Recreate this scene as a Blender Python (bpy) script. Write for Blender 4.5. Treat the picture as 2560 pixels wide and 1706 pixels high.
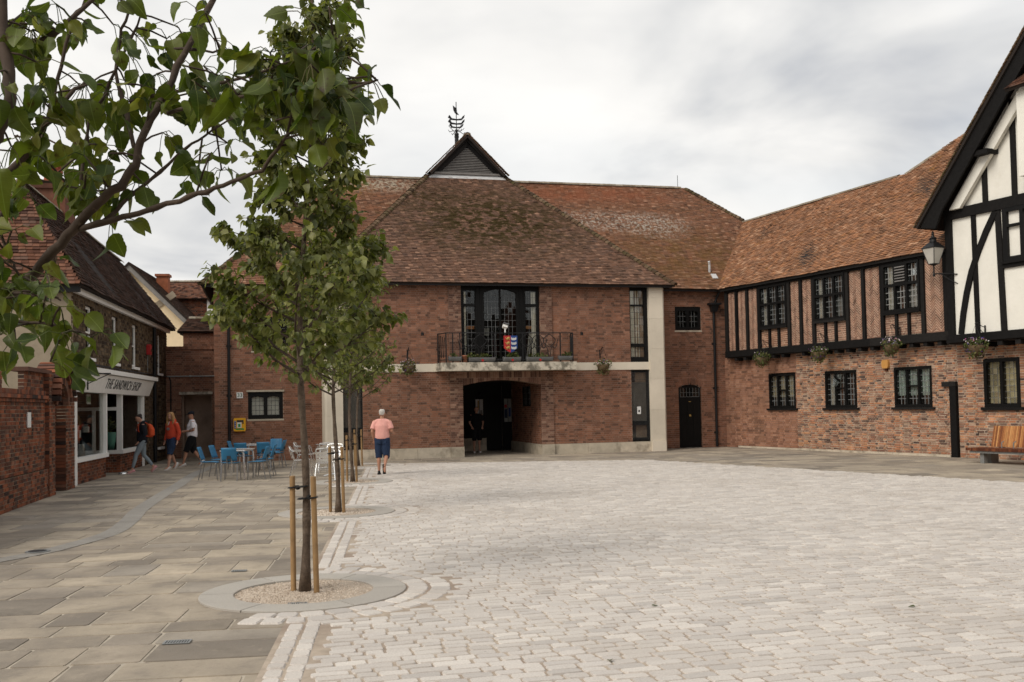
import bpy, math, random
import numpy as np
from mathutils import Vector, Matrix, Euler
random.seed(11); rng = np.random.default_rng(11)
SC = bpy.context.scene; COL = SC.collection
for o in list(bpy.data.objects): bpy.data.objects.remove(o)
R = math.radians
# ------------------------------------------------------------------ camera
CAMZ = 1.75
cam = bpy.data.cameras.new('camera'); camo = bpy.data.objects.new('camera', cam); COL.objects.link(camo)
cam.sensor_width = 36; cam.lens = 35.0; cam.clip_end = 900; cam.clip_start = .05
PITCH, ROLL = R(2.0), -.0195
camo.matrix_world = Matrix.Translation((0, 0, CAMZ)) @ (Matrix.Rotation(math.pi/2+PITCH, 4, 'X') @ Matrix.Rotation(ROLL, 4, 'Z'))
cam.shift_y = (161-2489*math.tan(PITCH))/2560
cam.dof.use_dof = True; cam.dof.focus_distance = 3.6; cam.dof.aperture_fstop = 20
SC.camera = camo
# ------------------------------------------------------------------ sky and sun
SUN_EL, SUN_AZ = R(42), R(225)      # azimuth clockwise from +Y: behind the camera, from the left
w = bpy.data.worlds.new('World'); SC.world = w; w.use_nodes = True
nt = w.node_tree; nt.nodes.clear(); N = nt.nodes.new; LK = nt.links.new
sky = N('ShaderNodeTexSky'); sky.sky_type = 'NISHITA'; sky.sun_disc = False; sky.sun_elevation = SUN_EL; sky.sun_rotation = SUN_AZ; sky.air_density = 1.2; sky.dust_density = 2
tc = N('ShaderNodeTexCoord'); sx = N('ShaderNodeSeparateXYZ'); LK(tc.outputs['Generated'], sx.inputs[0])
ad = N('ShaderNodeMath'); ad.operation = 'ADD'; ad.inputs[1].default_value = .22; LK(sx.outputs[2], ad.inputs[0])
mx = N('ShaderNodeMath'); mx.operation = 'MAXIMUM'; mx.inputs[1].default_value = .05; LK(ad.outputs[0], mx.inputs[0])
vd = N('ShaderNodeVectorMath'); vd.operation = 'DIVIDE'; LK(tc.outputs['Generated'], vd.inputs[0])
cb = N('ShaderNodeCombineXYZ'); [LK(mx.outputs[0], cb.inputs[i]) for i in range(3)]; LK(cb.outputs[0], vd.inputs[1])
def wnoise(sc, det, off, rough=.5, dist=0):
    mp = N('ShaderNodeMapping'); mp.inputs['Location'].default_value = off; LK(vd.outputs[0], mp.inputs[0])
    n = N('ShaderNodeTexNoise'); n.inputs['Scale'].default_value = sc; n.inputs['Detail'].default_value = det; n.inputs['Roughness'].default_value = rough; n.inputs['Distortion'].default_value = dist
    LK(mp.outputs[0], n.inputs['Vector']); return n.outputs[0]
def wramp(src, stops):
    r = N('ShaderNodeValToRGB'); e = r.color_ramp.elements
    e[0].position, e[0].color = stops[0][0], (*stops[0][1], 1); e[1].position, e[1].color = stops[-1][0], (*stops[-1][1], 1)
    for p, c in stops[1:-1]:
        k = e.new(p); k.color = (*c, 1)
    LK(src, r.inputs[0]); return r.outputs[0]
clouds = wramp(wnoise(1.55, 5, (3.1, 1.7, 5.2), .5, .35), [(.32, (.41, .42, .44)), (.43, (.545, .545, .542)), (.53, (.66, .65, .632)), (.66, (.73, .716, .69))])
gap = wramp(wnoise(.8, 3, (9.3, 4.4, 2.2)), [(.34, (.85,)*3), (.48, (.99,)*3)])
sc10 = N('ShaderNodeMix'); sc10.data_type = 'RGBA'; sc10.blend_type = 'MULTIPLY'; sc10.inputs[0].default_value = 1; LK(clouds, sc10.inputs[6]); sc10.inputs[7].default_value = (10, 10, 10, 1)
mixs = N('ShaderNodeMix'); mixs.data_type = 'RGBA'; LK(gap, mixs.inputs[0]); LK(sky.outputs[0], mixs.inputs[6]); LK(sc10.outputs[2], mixs.inputs[7])
bg = N('ShaderNodeBackground'); bg.inputs[1].default_value = .1; LK(mixs.outputs[2], bg.inputs[0])
wo = N('ShaderNodeOutputWorld'); LK(bg.outputs[0], wo.inputs[0])
sun = bpy.data.lights.new('sun', 'SUN'); sun.energy = 1.5; sun.angle = R(28); sun.color = (1, .93, .83)
suno = bpy.data.objects.new('sun', sun); COL.objects.link(suno)
sd = Vector((math.sin(SUN_AZ)*math.cos(SUN_EL), math.cos(SUN_AZ)*math.cos(SUN_EL), math.sin(SUN_EL)))
suno.rotation_euler = sd.to_track_quat('Z', 'Y').to_euler()
SC.view_settings.view_transform = 'Standard'; SC.view_settings.look = 'None'; SC.view_settings.exposure = 0.52; SC.view_settings.gamma = 1
SC.render.engine = 'CYCLES'; SC.cycles.max_bounces = 6; SC.cycles.transparent_max_bounces = 12
# ------------------------------------------------------------------ materials
def pm(name, ramp, rough=.85, nscale=6, namp=.3, layers=(), bump=None, spec=.3, metal=0, transl=0, leaf=False, ndet=5, blobs=()):
    """ramp: colours picked by the piece's own random value; layers: (scale, lo, hi, colour, strength)"""
    m = bpy.data.materials.new(name); m.use_nodes = True; t = m.node_tree; n = t.nodes; L = t.links.new
    b = n['Principled BSDF']; b.inputs['Roughness'].default_value = rough; b.inputs['Specular IOR Level'].default_value = spec; b.inputs['Metallic'].default_value = metal
    geo = n.new('ShaderNodeNewGeometry')
    def noise(s, d=5, r=.6):
        q = n.new('ShaderNodeTexNoise'); q.inputs['Scale'].default_value = s; q.inputs['Detail'].default_value = d; q.inputs['Roughness'].default_value = r
        L(geo.outputs['Position'], q.inputs['Vector']); return q.outputs[0]
    if len(ramp) > 1:
        at = n.new('ShaderNodeAttribute'); at.attribute_name = 'rnd'
        cr = n.new('ShaderNodeValToRGB'); e = cr.color_ramp.elements; k = len(ramp)
        e[0].position = 0; e[0].color = (*ramp[0], 1); e[1].position = 1; e[1].color = (*ramp[-1], 1)
        for i in range(1, k-1): q = e.new(i/(k-1)); q.color = (*ramp[i], 1)
        L(at.outputs['Fac'], cr.inputs[0]); col = cr.outputs[0]
    else:
        rg = n.new('ShaderNodeRGB'); rg.outputs[0].default_value = (*ramp[0], 1); col = rg.outputs[0]
    if namp:
        mr = n.new('ShaderNodeMapRange'); mr.inputs[1].default_value = .25; mr.inputs[2].default_value = .75; mr.inputs[3].default_value = 1-namp; mr.inputs[4].default_value = 1+namp
        L(noise(nscale, ndet), mr.inputs[0])
        mu = n.new('ShaderNodeVectorMath'); mu.operation = 'SCALE'; L(col, mu.inputs[0]); L(mr.outputs[0], mu.inputs['Scale']); col = mu.outputs[0]
    for s, lo, hi, c, st in layers:
        mr = n.new('ShaderNodeMapRange'); mr.inputs[1].default_value = lo; mr.inputs[2].default_value = hi; mr.inputs[4].default_value = st; L(noise(s, 6, .65), mr.inputs[0])
        mi = n.new('ShaderNodeMix'); mi.data_type = 'RGBA'; L(mr.outputs[0], mi.inputs[0]); L(col, mi.inputs[6]); mi.inputs[7].default_value = (*c, 1); col = mi.outputs[2]
    for ctr, rad, c, st, ns, lo, hi in blobs:      # growths and weathering with a place of their own on the roof
        sb = n.new('ShaderNodeVectorMath'); sb.operation = 'SUBTRACT'; L(geo.outputs['Position'], sb.inputs[0]); sb.inputs[1].default_value = ctr
        rt = n.new('ShaderNodeVectorRotate'); rt.rotation_type = 'Z_AXIS'; rt.inputs['Angle'].default_value = -rad[3]; L(sb.outputs[0], rt.inputs['Vector'])
        dv = n.new('ShaderNodeVectorMath'); dv.operation = 'DIVIDE'; L(rt.outputs[0], dv.inputs[0]); dv.inputs[1].default_value = rad[:3]
        ln = n.new('ShaderNodeVectorMath'); ln.operation = 'LENGTH'; L(dv.outputs[0], ln.inputs[0])
        m1 = n.new('ShaderNodeMapRange'); m1.inputs[1].default_value = 1.15; m1.inputs[2].default_value = .35; L(ln.outputs['Value'], m1.inputs[0])
        m2 = n.new('ShaderNodeMapRange'); m2.inputs[1].default_value = lo; m2.inputs[2].default_value = hi; m2.inputs[4].default_value = st; L(noise(ns, 6, .7), m2.inputs[0])
        mu = n.new('ShaderNodeMath'); mu.operation = 'MULTIPLY'; L(m1.outputs[0], mu.inputs[0]); L(m2.outputs[0], mu.inputs[1])
        mi = n.new('ShaderNodeMix'); mi.data_type = 'RGBA'; L(mu.outputs[0], mi.inputs[0]); L(col, mi.inputs[6]); mi.inputs[7].default_value = (*c, 1); col = mi.outputs[2]
    if leaf:   # pale midrib and side veins from the leaf's own coordinates
        lu = n.new('ShaderNodeAttribute'); lu.attribute_name = 'luv'; sp = n.new('ShaderNodeSeparateXYZ'); L(lu.outputs['Vector'], sp.inputs[0])
        ab = n.new('ShaderNodeMath'); ab.operation = 'ABSOLUTE'; L(sp.outputs[1], ab.inputs[0])
        mr = n.new('ShaderNodeMapRange'); mr.inputs[1].default_value = .004; mr.inputs[2].default_value = .016; mr.inputs[3].default_value = .7; mr.inputs[4].default_value = 0; L(ab.outputs[0], mr.inputs[0])
        vv = n.new('ShaderNodeMath'); vv.operation = 'MULTIPLY_ADD'; vv.inputs[1].default_value = -.22; L(ab.outputs[0], vv.inputs[0]); L(sp.outputs[0], vv.inputs[2])
        wv = n.new('ShaderNodeMath'); wv.operation = 'PINGPONG'; wv.inputs[1].default_value = .06; L(vv.outputs[0], wv.inputs[0])
        m2 = n.new('ShaderNodeMapRange'); m2.inputs[1].default_value = 0; m2.inputs[2].default_value = .01; m2.inputs[3].default_value = .16; m2.inputs[4].default_value = 0; L(wv.outputs[0], m2.inputs[0])
        mm = n.new('ShaderNodeMath'); mm.operation = 'MAXIMUM'; L(mr.outputs[0], mm.inputs[0]); L(m2.outputs[0], mm.inputs[1])
        mi = n.new('ShaderNodeMix'); mi.data_type = 'RGBA'; L(mm.outputs[0], mi.inputs[0]); L(col, mi.inputs[6]); mi.inputs[7].default_value = (.2, .25, .08, 1); col = mi.outputs[2]
    L(col, b.inputs['Base Color'])
    if bump:
        bp = n.new('ShaderNodeBump'); bp.inputs['Strength'].default_value = bump[1]; bp.inputs['Distance'].default_value = bump[2]; L(noise(bump[0], 6), bp.inputs['Height']); L(bp.outputs[0], b.inputs['Normal'])
    if transl:
        tr = n.new('ShaderNodeBsdfTranslucent'); ms = n.new('ShaderNodeMixShader'); ms.inputs[0].default_value = transl
        g = n.new('ShaderNodeVectorMath'); g.operation = 'MULTIPLY'; g.inputs[1].default_value = (1.5, 1.7, .5); L(col, g.inputs[0]); L(g.outputs[0], tr.inputs[0])
        L(b.outputs[0], ms.inputs[1]); L(tr.outputs[0], ms.inputs[2]); L(ms.outputs[0], n['Material Output'].inputs[0])
    return m
def glassmat(name, tint=.94, rough=.02):
    m = bpy.data.materials.new(name); m.use_nodes = True; t = m.node_tree; n = t.nodes; L = t.links.new; n.remove(n['Principled BSDF'])
    f = n.new('ShaderNodeFresnel'); f.inputs[0].default_value = 1.6
    a = n.new('ShaderNodeMath'); a.operation = 'MULTIPLY_ADD'; a.inputs[1].default_value = .5; a.inputs[2].default_value = .005; a.use_clamp = True; L(f.outputs[0], a.inputs[0])
    tr = n.new('ShaderNodeBsdfTransparent'); tr.inputs[0].default_value = (tint, tint, tint*.97, 1)
    gl = n.new('ShaderNodeBsdfGlossy'); gl.inputs['Roughness'].default_value = rough; gl.inputs[0].default_value = (.9, .93, .95, 1)
    ms = n.new('ShaderNodeMixShader'); L(a.outputs[0], ms.inputs[0]); L(tr.outputs[0], ms.inputs[1]); L(gl.outputs[0], ms.inputs[2]); L(ms.outputs[0], n['Material Output'].inputs[0])
    return m
def plain(name, c, rough=.6, namp=.12, **k): return pm(name, [c], rough=rough, namp=namp, **k)
M = {}
M['hall_brick'] = pm('hall_brick', [(0.122, 0.069, 0.05), (0.198, 0.098, 0.065), (0.25, 0.119, 0.075), (0.288, 0.138, 0.087), (0.218, 0.119, 0.083), (0.256, 0.129, 0.086), (0.339, 0.178, 0.119)], nscale=3, namp=.22, layers=[(.55, .5, .8, (.11, .065, .047), .35), (22, .62, .8, (.05, .034, .028), .45)], bump=(60, .3, .004), spec=.12)
M['hall_mortar'] = pm('hall_mortar', [(0.348, 0.252, 0.192)], nscale=2, namp=.3, layers=[(.8, .5, .75, (.13, .085, .065), .7)], bump=(80, .4, .004))
M['pier_brick'] = pm('pier_brick', [(0.096, 0.054, 0.041), (0.168, 0.09, 0.065), (0.228, 0.126, 0.089), (0.3, 0.192, 0.138)], nscale=3, namp=.3, bump=(60, .3, .004), spec=.15)
M['wing_brick_new'] = pm('wing_brick_new', [(0.171, 0.091, 0.063), (0.281, 0.137, 0.085), (0.354, 0.183, 0.116), (0.293, 0.152, 0.104), (0.403, 0.22, 0.146)], nscale=2, namp=.25, layers=[(.7, .5, .75, (.2, .13, .09), .4)], bump=(60, .3, .004), spec=.15)
M['old_brick'] = pm('old_brick', [(0.073, 0.05, 0.043), (0.195, 0.11, 0.081), (0.329, 0.156, 0.098), (0.427, 0.187, 0.098), (0.317, 0.187, 0.128), (0.512, 0.249, 0.128), (0.244, 0.143, 0.107), (0.39, 0.261, 0.183), (0.122, 0.077, 0.063)], nscale=5, namp=.35, layers=[(1.1, .55, .78, (.3, .2, .14), .4), (25, .6, .8, (.05, .035, .03), .5)], bump=(45, .5, .006), spec=.15)
M['old_mortar'] = pm('old_mortar', [(.47, .37, .28)], nscale=4, namp=.3, bump=(50, .5, .006))
M['panel_mortar'] = pm('panel_mortar', [(.72, .58, .43)], nscale=4, namp=.2, bump=(60, .4, .004))
M['herring_brick'] = pm('herring_brick', [(0.171, 0.102, 0.076), (0.293, 0.165, 0.117), (0.378, 0.216, 0.152), (0.317, 0.19, 0.14), (0.22, 0.127, 0.095)], nscale=4, namp=.25, bump=(60, .3, .004), spec=.15)
M['garden_brick'] = pm('garden_brick', [(0.036, 0.026, 0.024), (0.12, 0.048, 0.03), (0.204, 0.069, 0.038), (0.276, 0.095, 0.048), (0.168, 0.069, 0.043), (0.072, 0.043, 0.035), (0.24, 0.113, 0.073)], nscale=4, namp=.3, layers=[(1.2, .52, .72, (.075, .048, .036), .5)], bump=(50, .4, .005), spec=.15)
M['garden_mortar'] = pm('garden_mortar', [(.27, .21, .15)], nscale=4, namp=.3, bump=(60, .4, .005))
M['rag_stone'] = pm('rag_stone', [(.03, .021, .015), (.065, .042, .026), (.1, .068, .04), (.15, .105, .062), (.055, .036, .026), (.2, .145, .09)], nscale=7, namp=.4, bump=(30, .6, .01), spec=.15)
M['rag_mortar'] = pm('rag_mortar', [(.09, .066, .042)], nscale=5, namp=.35, bump=(50, .5, .006))
WHf = Matrix.Translation((-.36, 34.75, 0))@Matrix.Rotation(R(14), 4, 'Z'); hb = lambda x, y, z: tuple(WHf@Vector((x, y, z)))
M['tile_hall'] = pm('tile_hall', [(0.088, 0.056, 0.041), (0.136, 0.078, 0.053), (0.171, 0.097, 0.066), (0.147, 0.09, 0.066), (0.189, 0.102, 0.067), (0.159, 0.095, 0.068), (0.124, 0.078, 0.06), (0.183, 0.107, 0.075), (0.212, 0.122, 0.085), (0.153, 0.09, 0.063), (0.34, 0.2, 0.135)], nscale=4, namp=.32, layers=[(.42, .5, .7, (.16, .08, .05), .35), (11, .58, .68, (.05, .038, .016), .7), (40, .66, .73, (.4, .33, .25), .5)], blobs=[(hb(.4, 2.9, 8.7), (4.0, 3.4, 2.4, R(14)), (.045, .033, .01), .95, 3.4, .44, .52), (hb(-2.2, 4.2, 9.9), (1.6, 1.5, 1.0, R(14)), (.05, .034, .012), .8, 4.5, .47, .55)], bump=(50, .4, .006), spec=.1)
M['tile_main'] = pm('tile_main', [(0.112, 0.062, 0.041), (0.168, 0.085, 0.051), (0.213, 0.101, 0.057), (0.185, 0.096, 0.062), (0.235, 0.109, 0.061), (0.157, 0.086, 0.057), (0.202, 0.109, 0.069), (0.34, 0.2, 0.13)], nscale=4, namp=.3, layers=[(3.2, .58, .7, (.12, .078, .026), .55), (14, .62, .74, (.42, .37, .3), .3)], blobs=[(hb(5.2, 6.1, 10.6), (4.6, 1.2, .7, R(14)), (.26, .09, .045), .7, 1.5, .3, .55), (hb(8.4, 2.8, 7.5), (3.6, 2.6, 2.0, R(14)), (.15, .085, .03), .75, 2.2, .38, .6), (hb(5.7, 4.5, 9.2), (3.6, 1.0, .75, R(14)), (.46, .42, .36), .75, 9, .48, .6), (hb(7.6, 4.3, 9.0), (1.6, 1.2, .9, R(14)), (.46, .42, .36), .7, 9, .48, .6), (hb(-3.6, 6.2, 10.8), (2.6, 1.1, .55, R(14)), (.46, .41, .32), .8, 8, .45, .58), (hb(-5.0, 6.0, 10.6), (1.4, 1.1, .7, R(14)), (.34, .18, .04), .7, 6, .45, .6)], bump=(50, .4, .006), spec=.1)
M['tile_wing'] = pm('tile_wing', [(0.174, 0.096, 0.058), (0.254, 0.128, 0.072), (0.321, 0.156, 0.082), (0.362, 0.176, 0.091), (0.281, 0.147, 0.086), (0.228, 0.121, 0.073), (0.308, 0.166, 0.099), (0.449, 0.27, 0.167)], nscale=4, namp=.3, layers=[(.9, .52, .72, (.14, .082, .055), .45), (2.2, .6, .72, (.32, .16, .035), .6), (10, .64, .74, (.4, .33, .23), .4)], bump=(50, .4, .006), spec=.1)
M['tile_shop'] = pm('tile_shop', [(.028, .018, .014), (.05, .028, .02), (.078, .04, .028), (.055, .037, .03), (.1, .054, .038)], nscale=4, namp=.35, layers=[(2.5, .58, .72, (.04, .036, .014), .7)], bump=(50, .4, .006), spec=.1)
M['tile_end'] = pm('tile_end', [(0.043, 0.024, 0.02), (0.102, 0.047, 0.031), (0.162, 0.073, 0.045), (0.187, 0.094, 0.064), (0.111, 0.07, 0.054)], nscale=4, namp=.3, layers=[(3, .58, .72, (.05, .04, .025), .6)], bump=(50, .4, .006), spec=.1)
M['hip_tile'] = pm('hip_tile', [(.05, .034, .022), (.1, .06, .036), (.16, .11, .07), (.07, .055, .025)], nscale=9, namp=.35, layers=[(5, .5, .65, (.06, .05, .02), .7)], bump=(50, .4, .006), spec=.1)
M['ridge'] = pm('ridge_tile', [(.2, .165, .125), (.28, .24, .185), (.34, .3, .24), (.17, .13, .09)], nscale=9, namp=.35, layers=[(5, .52, .66, (.16, .1, .04), .5)], bump=(50, .4, .006), spec=.1)
M['deck'] = plain('roof_deck', (.025, .019, .016), .95)
M['stone'] = pm('pale_stone', [(.64, .575, .47), (.7, .63, .52), (.6, .54, .44)], nscale=1.2, namp=.1, layers=[(2.2, .58, .8, (.42, .36, .28), .3)], bump=(60, .2, .003), spec=.2)
M['plinth'] = pm('plinth_stone', [(.46, .41, .33), (.55, .48, .38), (.42, .37, .29)], nscale=3, namp=.2, layers=[(2.2, .5, .68, (.17, .145, .11), .7), (12, .6, .75, (.2, .17, .13), .5)], bump=(40, .4, .005), spec=.2)
M['concrete'] = pm('stained_concrete', [(.55, .5, .41)], nscale=4, namp=.2, layers=[(3.5, .46, .6, (.1, .09, .07), .85), (14, .55, .7, (.24, .21, .16), .5)], bump=(40, .4, .006), spec=.2)
M['black'] = pm('black_timber', [(.006, .0055, .0055), (.011, .01, .0095), (.017, .0155, .0145)], rough=.75, nscale=12, namp=.35, bump=(25, .4, .006), spec=.15)
M['blackpaint'] = plain('black_paint', (.0055, .0052, .005), .55, .2, spec=.18)
M['iron'] = plain('black_iron', (.01, .01, .011), .5, .2)
M['lead'] = plain('lead_came', (.16, .165, .165), .6, .2)
M['leadw'] = plain('white_came', (.28, .28, .27), .6, .15)
M['leaddark'] = plain('dark_came', (.05, .052, .055), .6, .15)
M['glass'] = glassmat('window_glass'); M['shopglass'] = glassmat('shop_glass', .96)
M['lampglass'] = plain('frosted_glass', (.5, .48, .43), .3, .1, spec=.5)
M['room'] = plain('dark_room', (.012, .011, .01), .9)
M['curtain'] = plain('curtain', (.78, .75, .68), .9, .1, nscale=14)
M['blind_grey'] = plain('white_blind', (.82, .82, .8), .9, .04)
M['blind_cream'] = plain('cream_blind', (.66, .57, .38), .9, .12)
M['blind_blue'] = plain('pale_blue_blind', (.62, .78, .74), .9, .06)
M['plaster'] = pm('white_plaster', [(.8, .775, .7)], nscale=1.5, namp=.06, layers=[(2.6, .58, .82, (.62, .56, .44), .35), (9, .64, .8, (.55, .48, .38), .3)], bump=(9, .5, .014), spec=.2)
M['render'] = pm('beige_render', [(.3, .25, .185)], nscale=6, namp=.18, layers=[(3, .5, .75, (.17, .14, .105), .5)], bump=(60, .6, .006), spec=.15)
M['cream'] = plain('cream_render', (.78, .63, .42), .9, .06, bump=(40, .3, .004))
M['greytimber'] = plain('grey_timber', (.2, .19, .18), .8, .2)
M['white'] = plain('white_paint', (.84, .83, .8), .45, .06)
M['greypipe'] = plain('grey_conduit', (.28, .29, .29), .5, .15)
M['ground'] = plain('ground_soil', (.2, .17, .135), .95, .2)
M['joint'] = pm('paving_joint', [(.4, .35, .28)], nscale=8, namp=.25, bump=(60, .5, .004))
M['flag'] = pm('york_stone', [(.2, .173, .142), (.28, .238, .188), (.33, .28, .22), (.39, .33, .253), (.3, .264, .22), (.42, .355, .27), (.25, .214, .175), (.45, .38, .29), (.36, .305, .236), (.31, .266, .215)], rough=.85, nscale=3, namp=.3, layers=[(1.5, .47, .62, (.17, .147, .123), .7), (5, .56, .72, (.43, .36, .275), .35), (13, .58, .7, (.21, .18, .15), .5), (40, .62, .76, (.46, .4, .325), .35)], bump=(16, .6, .012), spec=.2)
M['sett'] = pm('granite_sett', [(0.482, 0.441, 0.4), (0.535, 0.491, 0.446), (0.567, 0.524, 0.475), (0.503, 0.464, 0.427), (0.631, 0.583, 0.527), (0.535, 0.491, 0.446), (0.439, 0.405, 0.372)], rough=.8, nscale=70, namp=.16, layers=[(.4, .5, .7, (.39, .34, .29), .45), (1.3, .56, .74, (.4, .345, .29), .4), (5, .62, .8, (.4, .345, .29), .3), (11, .69, .73, (.2, .17, .145), .55)], bump=(45, .6, .006), spec=.2)
M['bed'] = pm('sand_joint', [(.4, .33, .26)], nscale=10, namp=.2, layers=[(.7, .48, .62, (.24, .18, .14), .7)], bump=(80, .5, .004))
M['granite'] = pm('grey_granite', [(.37, .34, .3), (.42, .39, .345)], rough=.75, nscale=120, namp=.15, layers=[(2.5, .5, .7, (.3, .28, .25), .5)], bump=(80, .3, .003))
M['channel'] = pm('channel_granite', [(.27, .25, .222), (.32, .298, .265), (.29, .27, .24)], rough=.8, nscale=60, namp=.2, layers=[(3, .5, .7, (.22, .2, .18), .5)], bump=(80, .3, .003))
M['gravel'] = pm('gravel', [(.33, .26, .2), (.46, .38, .3), (.58, .49, .4), (.66, .58, .49)], rough=.9, nscale=50, namp=.2)
M['bark'] = pm('bark', [(.115, .086, .064)], rough=.95, nscale=14, namp=.45, layers=[(7, .55, .7, (.2, .165, .13), .6), (25, .58, .7, (.045, .033, .025), .7)], bump=(40, 1., .016), spec=.15)
M['twig'] = pm('young_bark', [(.075, .055, .042)], rough=.85, nscale=14, namp=.35, layers=[(60, .62, .7, (.2, .16, .12), .6)], bump=(70, .5, .003), spec=.2)
M['stake'] = pm('stake_timber', [(.25, .155, .072), (.32, .2, .095)], rough=.8, nscale=5, namp=.25, layers=[(3, .55, .75, (.17, .105, .055), .5)], bump=(30, .3, .004), spec=.2)
M['rubber'] = plain('black_rubber', (.01, .01, .01), .7, .2)
M['leaf'] = pm('pear_leaf', [(.05, .06, .018), (.09, .106, .028), (.14, .152, .042), (.185, .19, .06), (.11, .126, .034), (.25, .245, .095), (.062, .078, .022)], rough=.5, nscale=9, namp=.22, spec=.4, transl=.34, layers=[(20, .66, .74, (.1, .055, .015), .35)])
M['leafbig'] = pm('near_pear_leaf', [(.022, .036, .009), (.042, .066, .012), (.075, .102, .016), (.115, .14, .022), (.06, .086, .014), (.17, .17, .034), (.03, .05, .01)], rough=.5, nscale=14, namp=.28, spec=.32, transl=.36, leaf=True, layers=[(28, .6, .67, (.05, .022, .008), .9), (9, .57, .7, (.18, .16, .022), .55)])
M['foliage'] = pm('basket_foliage', [(.03, .05, .014), (.06, .085, .02), (.1, .115, .03), (.13, .11, .045)], rough=.7, nscale=20, namp=.3, transl=.15)
M['petal'] = pm('petals', [(.6, .56, .58), (.42, .1, .16), (.1, .06, .3), (.65, .62, .6), (.5, .25, .3)], rough=.7, namp=.1)
M['petal_purple'] = pm('purple_petals', [(.06, .035, .2), (.12, .06, .3)], rough=.7, namp=.1)
M['coir'] = plain('coir_liner', (.11, .075, .04), .95, .3)
M['zinc'] = pm('grey_zinc', [(.16, .165, .17)], rough=.45, nscale=6, namp=.25, metal=.4)
M['terracotta'] = plain('terracotta', (.32, .13, .075), .85, .2)
M['red'] = plain('red_paint', (.4, .025, .025), .5, .08); M['blue'] = plain('blue_paint', (.015, .05, .2), .5, .08)
M['gold'] = plain('gold_paint', (.42, .27, .08), .5, .15); M['silver'] = plain('silver_paint', (.5, .5, .5), .45, .1)
M['chair_blue'] = plain('blue_plastic', (.032, .17, .32), .45, .08, spec=.4)
M['steel'] = plain('grey_steel', (.28, .28, .28), .35, .1, metal=.8)
M['alu'] = plain('polished_aluminium', (.78, .78, .77), .22, .05, metal=.85)
M['wood_bench'] = pm('bench_hardwood', [(.19, .06, .02), (.33, .12, .035), (.45, .19, .06), (.56, .28, .1), (.38, .15, .045)], rough=.5, nscale=9, namp=.2, spec=.4)
M['wood_dark'] = pm('bench_end_grain', [(.07, .02, .01), (.13, .04, .017), (.2, .065, .025)], rough=.55, nscale=9, namp=.2)
M['galv'] = plain('galvanised_steel', (.25, .255, .25), .5, .15, metal=.4)
M['yellow'] = plain('yellow_enamel', (.72, .36, .012), .4, .05, spec=.4)
M['green'] = plain('green_print', (.03, .25, .06), .5, .05)
M['signgreen'] = plain('dark_green_print', (.008, .07, .03), .5, .05)
M['amber'] = plain('amber_plastic', (.55, .28, .08), .5, .08)
M['ink'] = plain('dark_ink', (.03, .03, .032), .6, .05)
M['paper'] = plain('paper', (.7, .7, .68), .8, .04)
M['skin'] = plain('skin', (.46, .25, .175), .6, .08); M['skin2'] = plain('tanned_skin', (.42, .215, .14), .6, .08)
M['pinkshirt'] = plain('pink_cotton', (.76, .38, .33), .95, .1, nscale=12); M['denim'] = pm('denim', [(.02, .035, .075)], rough=.95, nscale=10, namp=.35)
M['navy'] = plain('navy_fleece', (.008, .009, .014), .95, .2); M['leggings'] = plain('grey_leggings', (.21, .25, .28), .95, .12)
M['orange'] = plain('orange_fleece', (.5, .06, .028), .95, .1); M['whiteshirt'] = plain('white_cotton', (.72, .69, .72), .95, .05)
M['blackcloth'] = plain('black_cloth', (.006, .006, .007), .95, .2); M['pinkshoe'] = plain('pink_canvas', (.62, .3, .31), .85, .1)
M['whiteshoe'] = plain('white_canvas', (.62, .6, .57), .8, .1); M['blackshoe'] = plain('black_trainer', (.012, .012, .013), .8, .2)
M['sole'] = plain('shoe_sole', (.5, .42, .37), .8, .1)
M['hair_white'] = plain('white_hair', (.55, .52, .48), .9, .15); M['hair_fair'] = pm('fair_hair', [(.36, .2, .085)], rough=.7, nscale=25, namp=.35); M['hair_dark'] = plain('dark_hair', (.014, .008, .007), .6, .25)
M['orangebag'] = plain('orange_nylon', (.55, .075, .02), .8, .1)
M['teal'] = plain('teal_glaze', (.12, .33, .28), .4, .1)
M['chimneypot'] = plain('red_chimney_pot', (.3, .085, .05), .85, .2)
M['flash'] = plain('lead_flashing', (.5, .5, .5), .6, .2)
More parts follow.
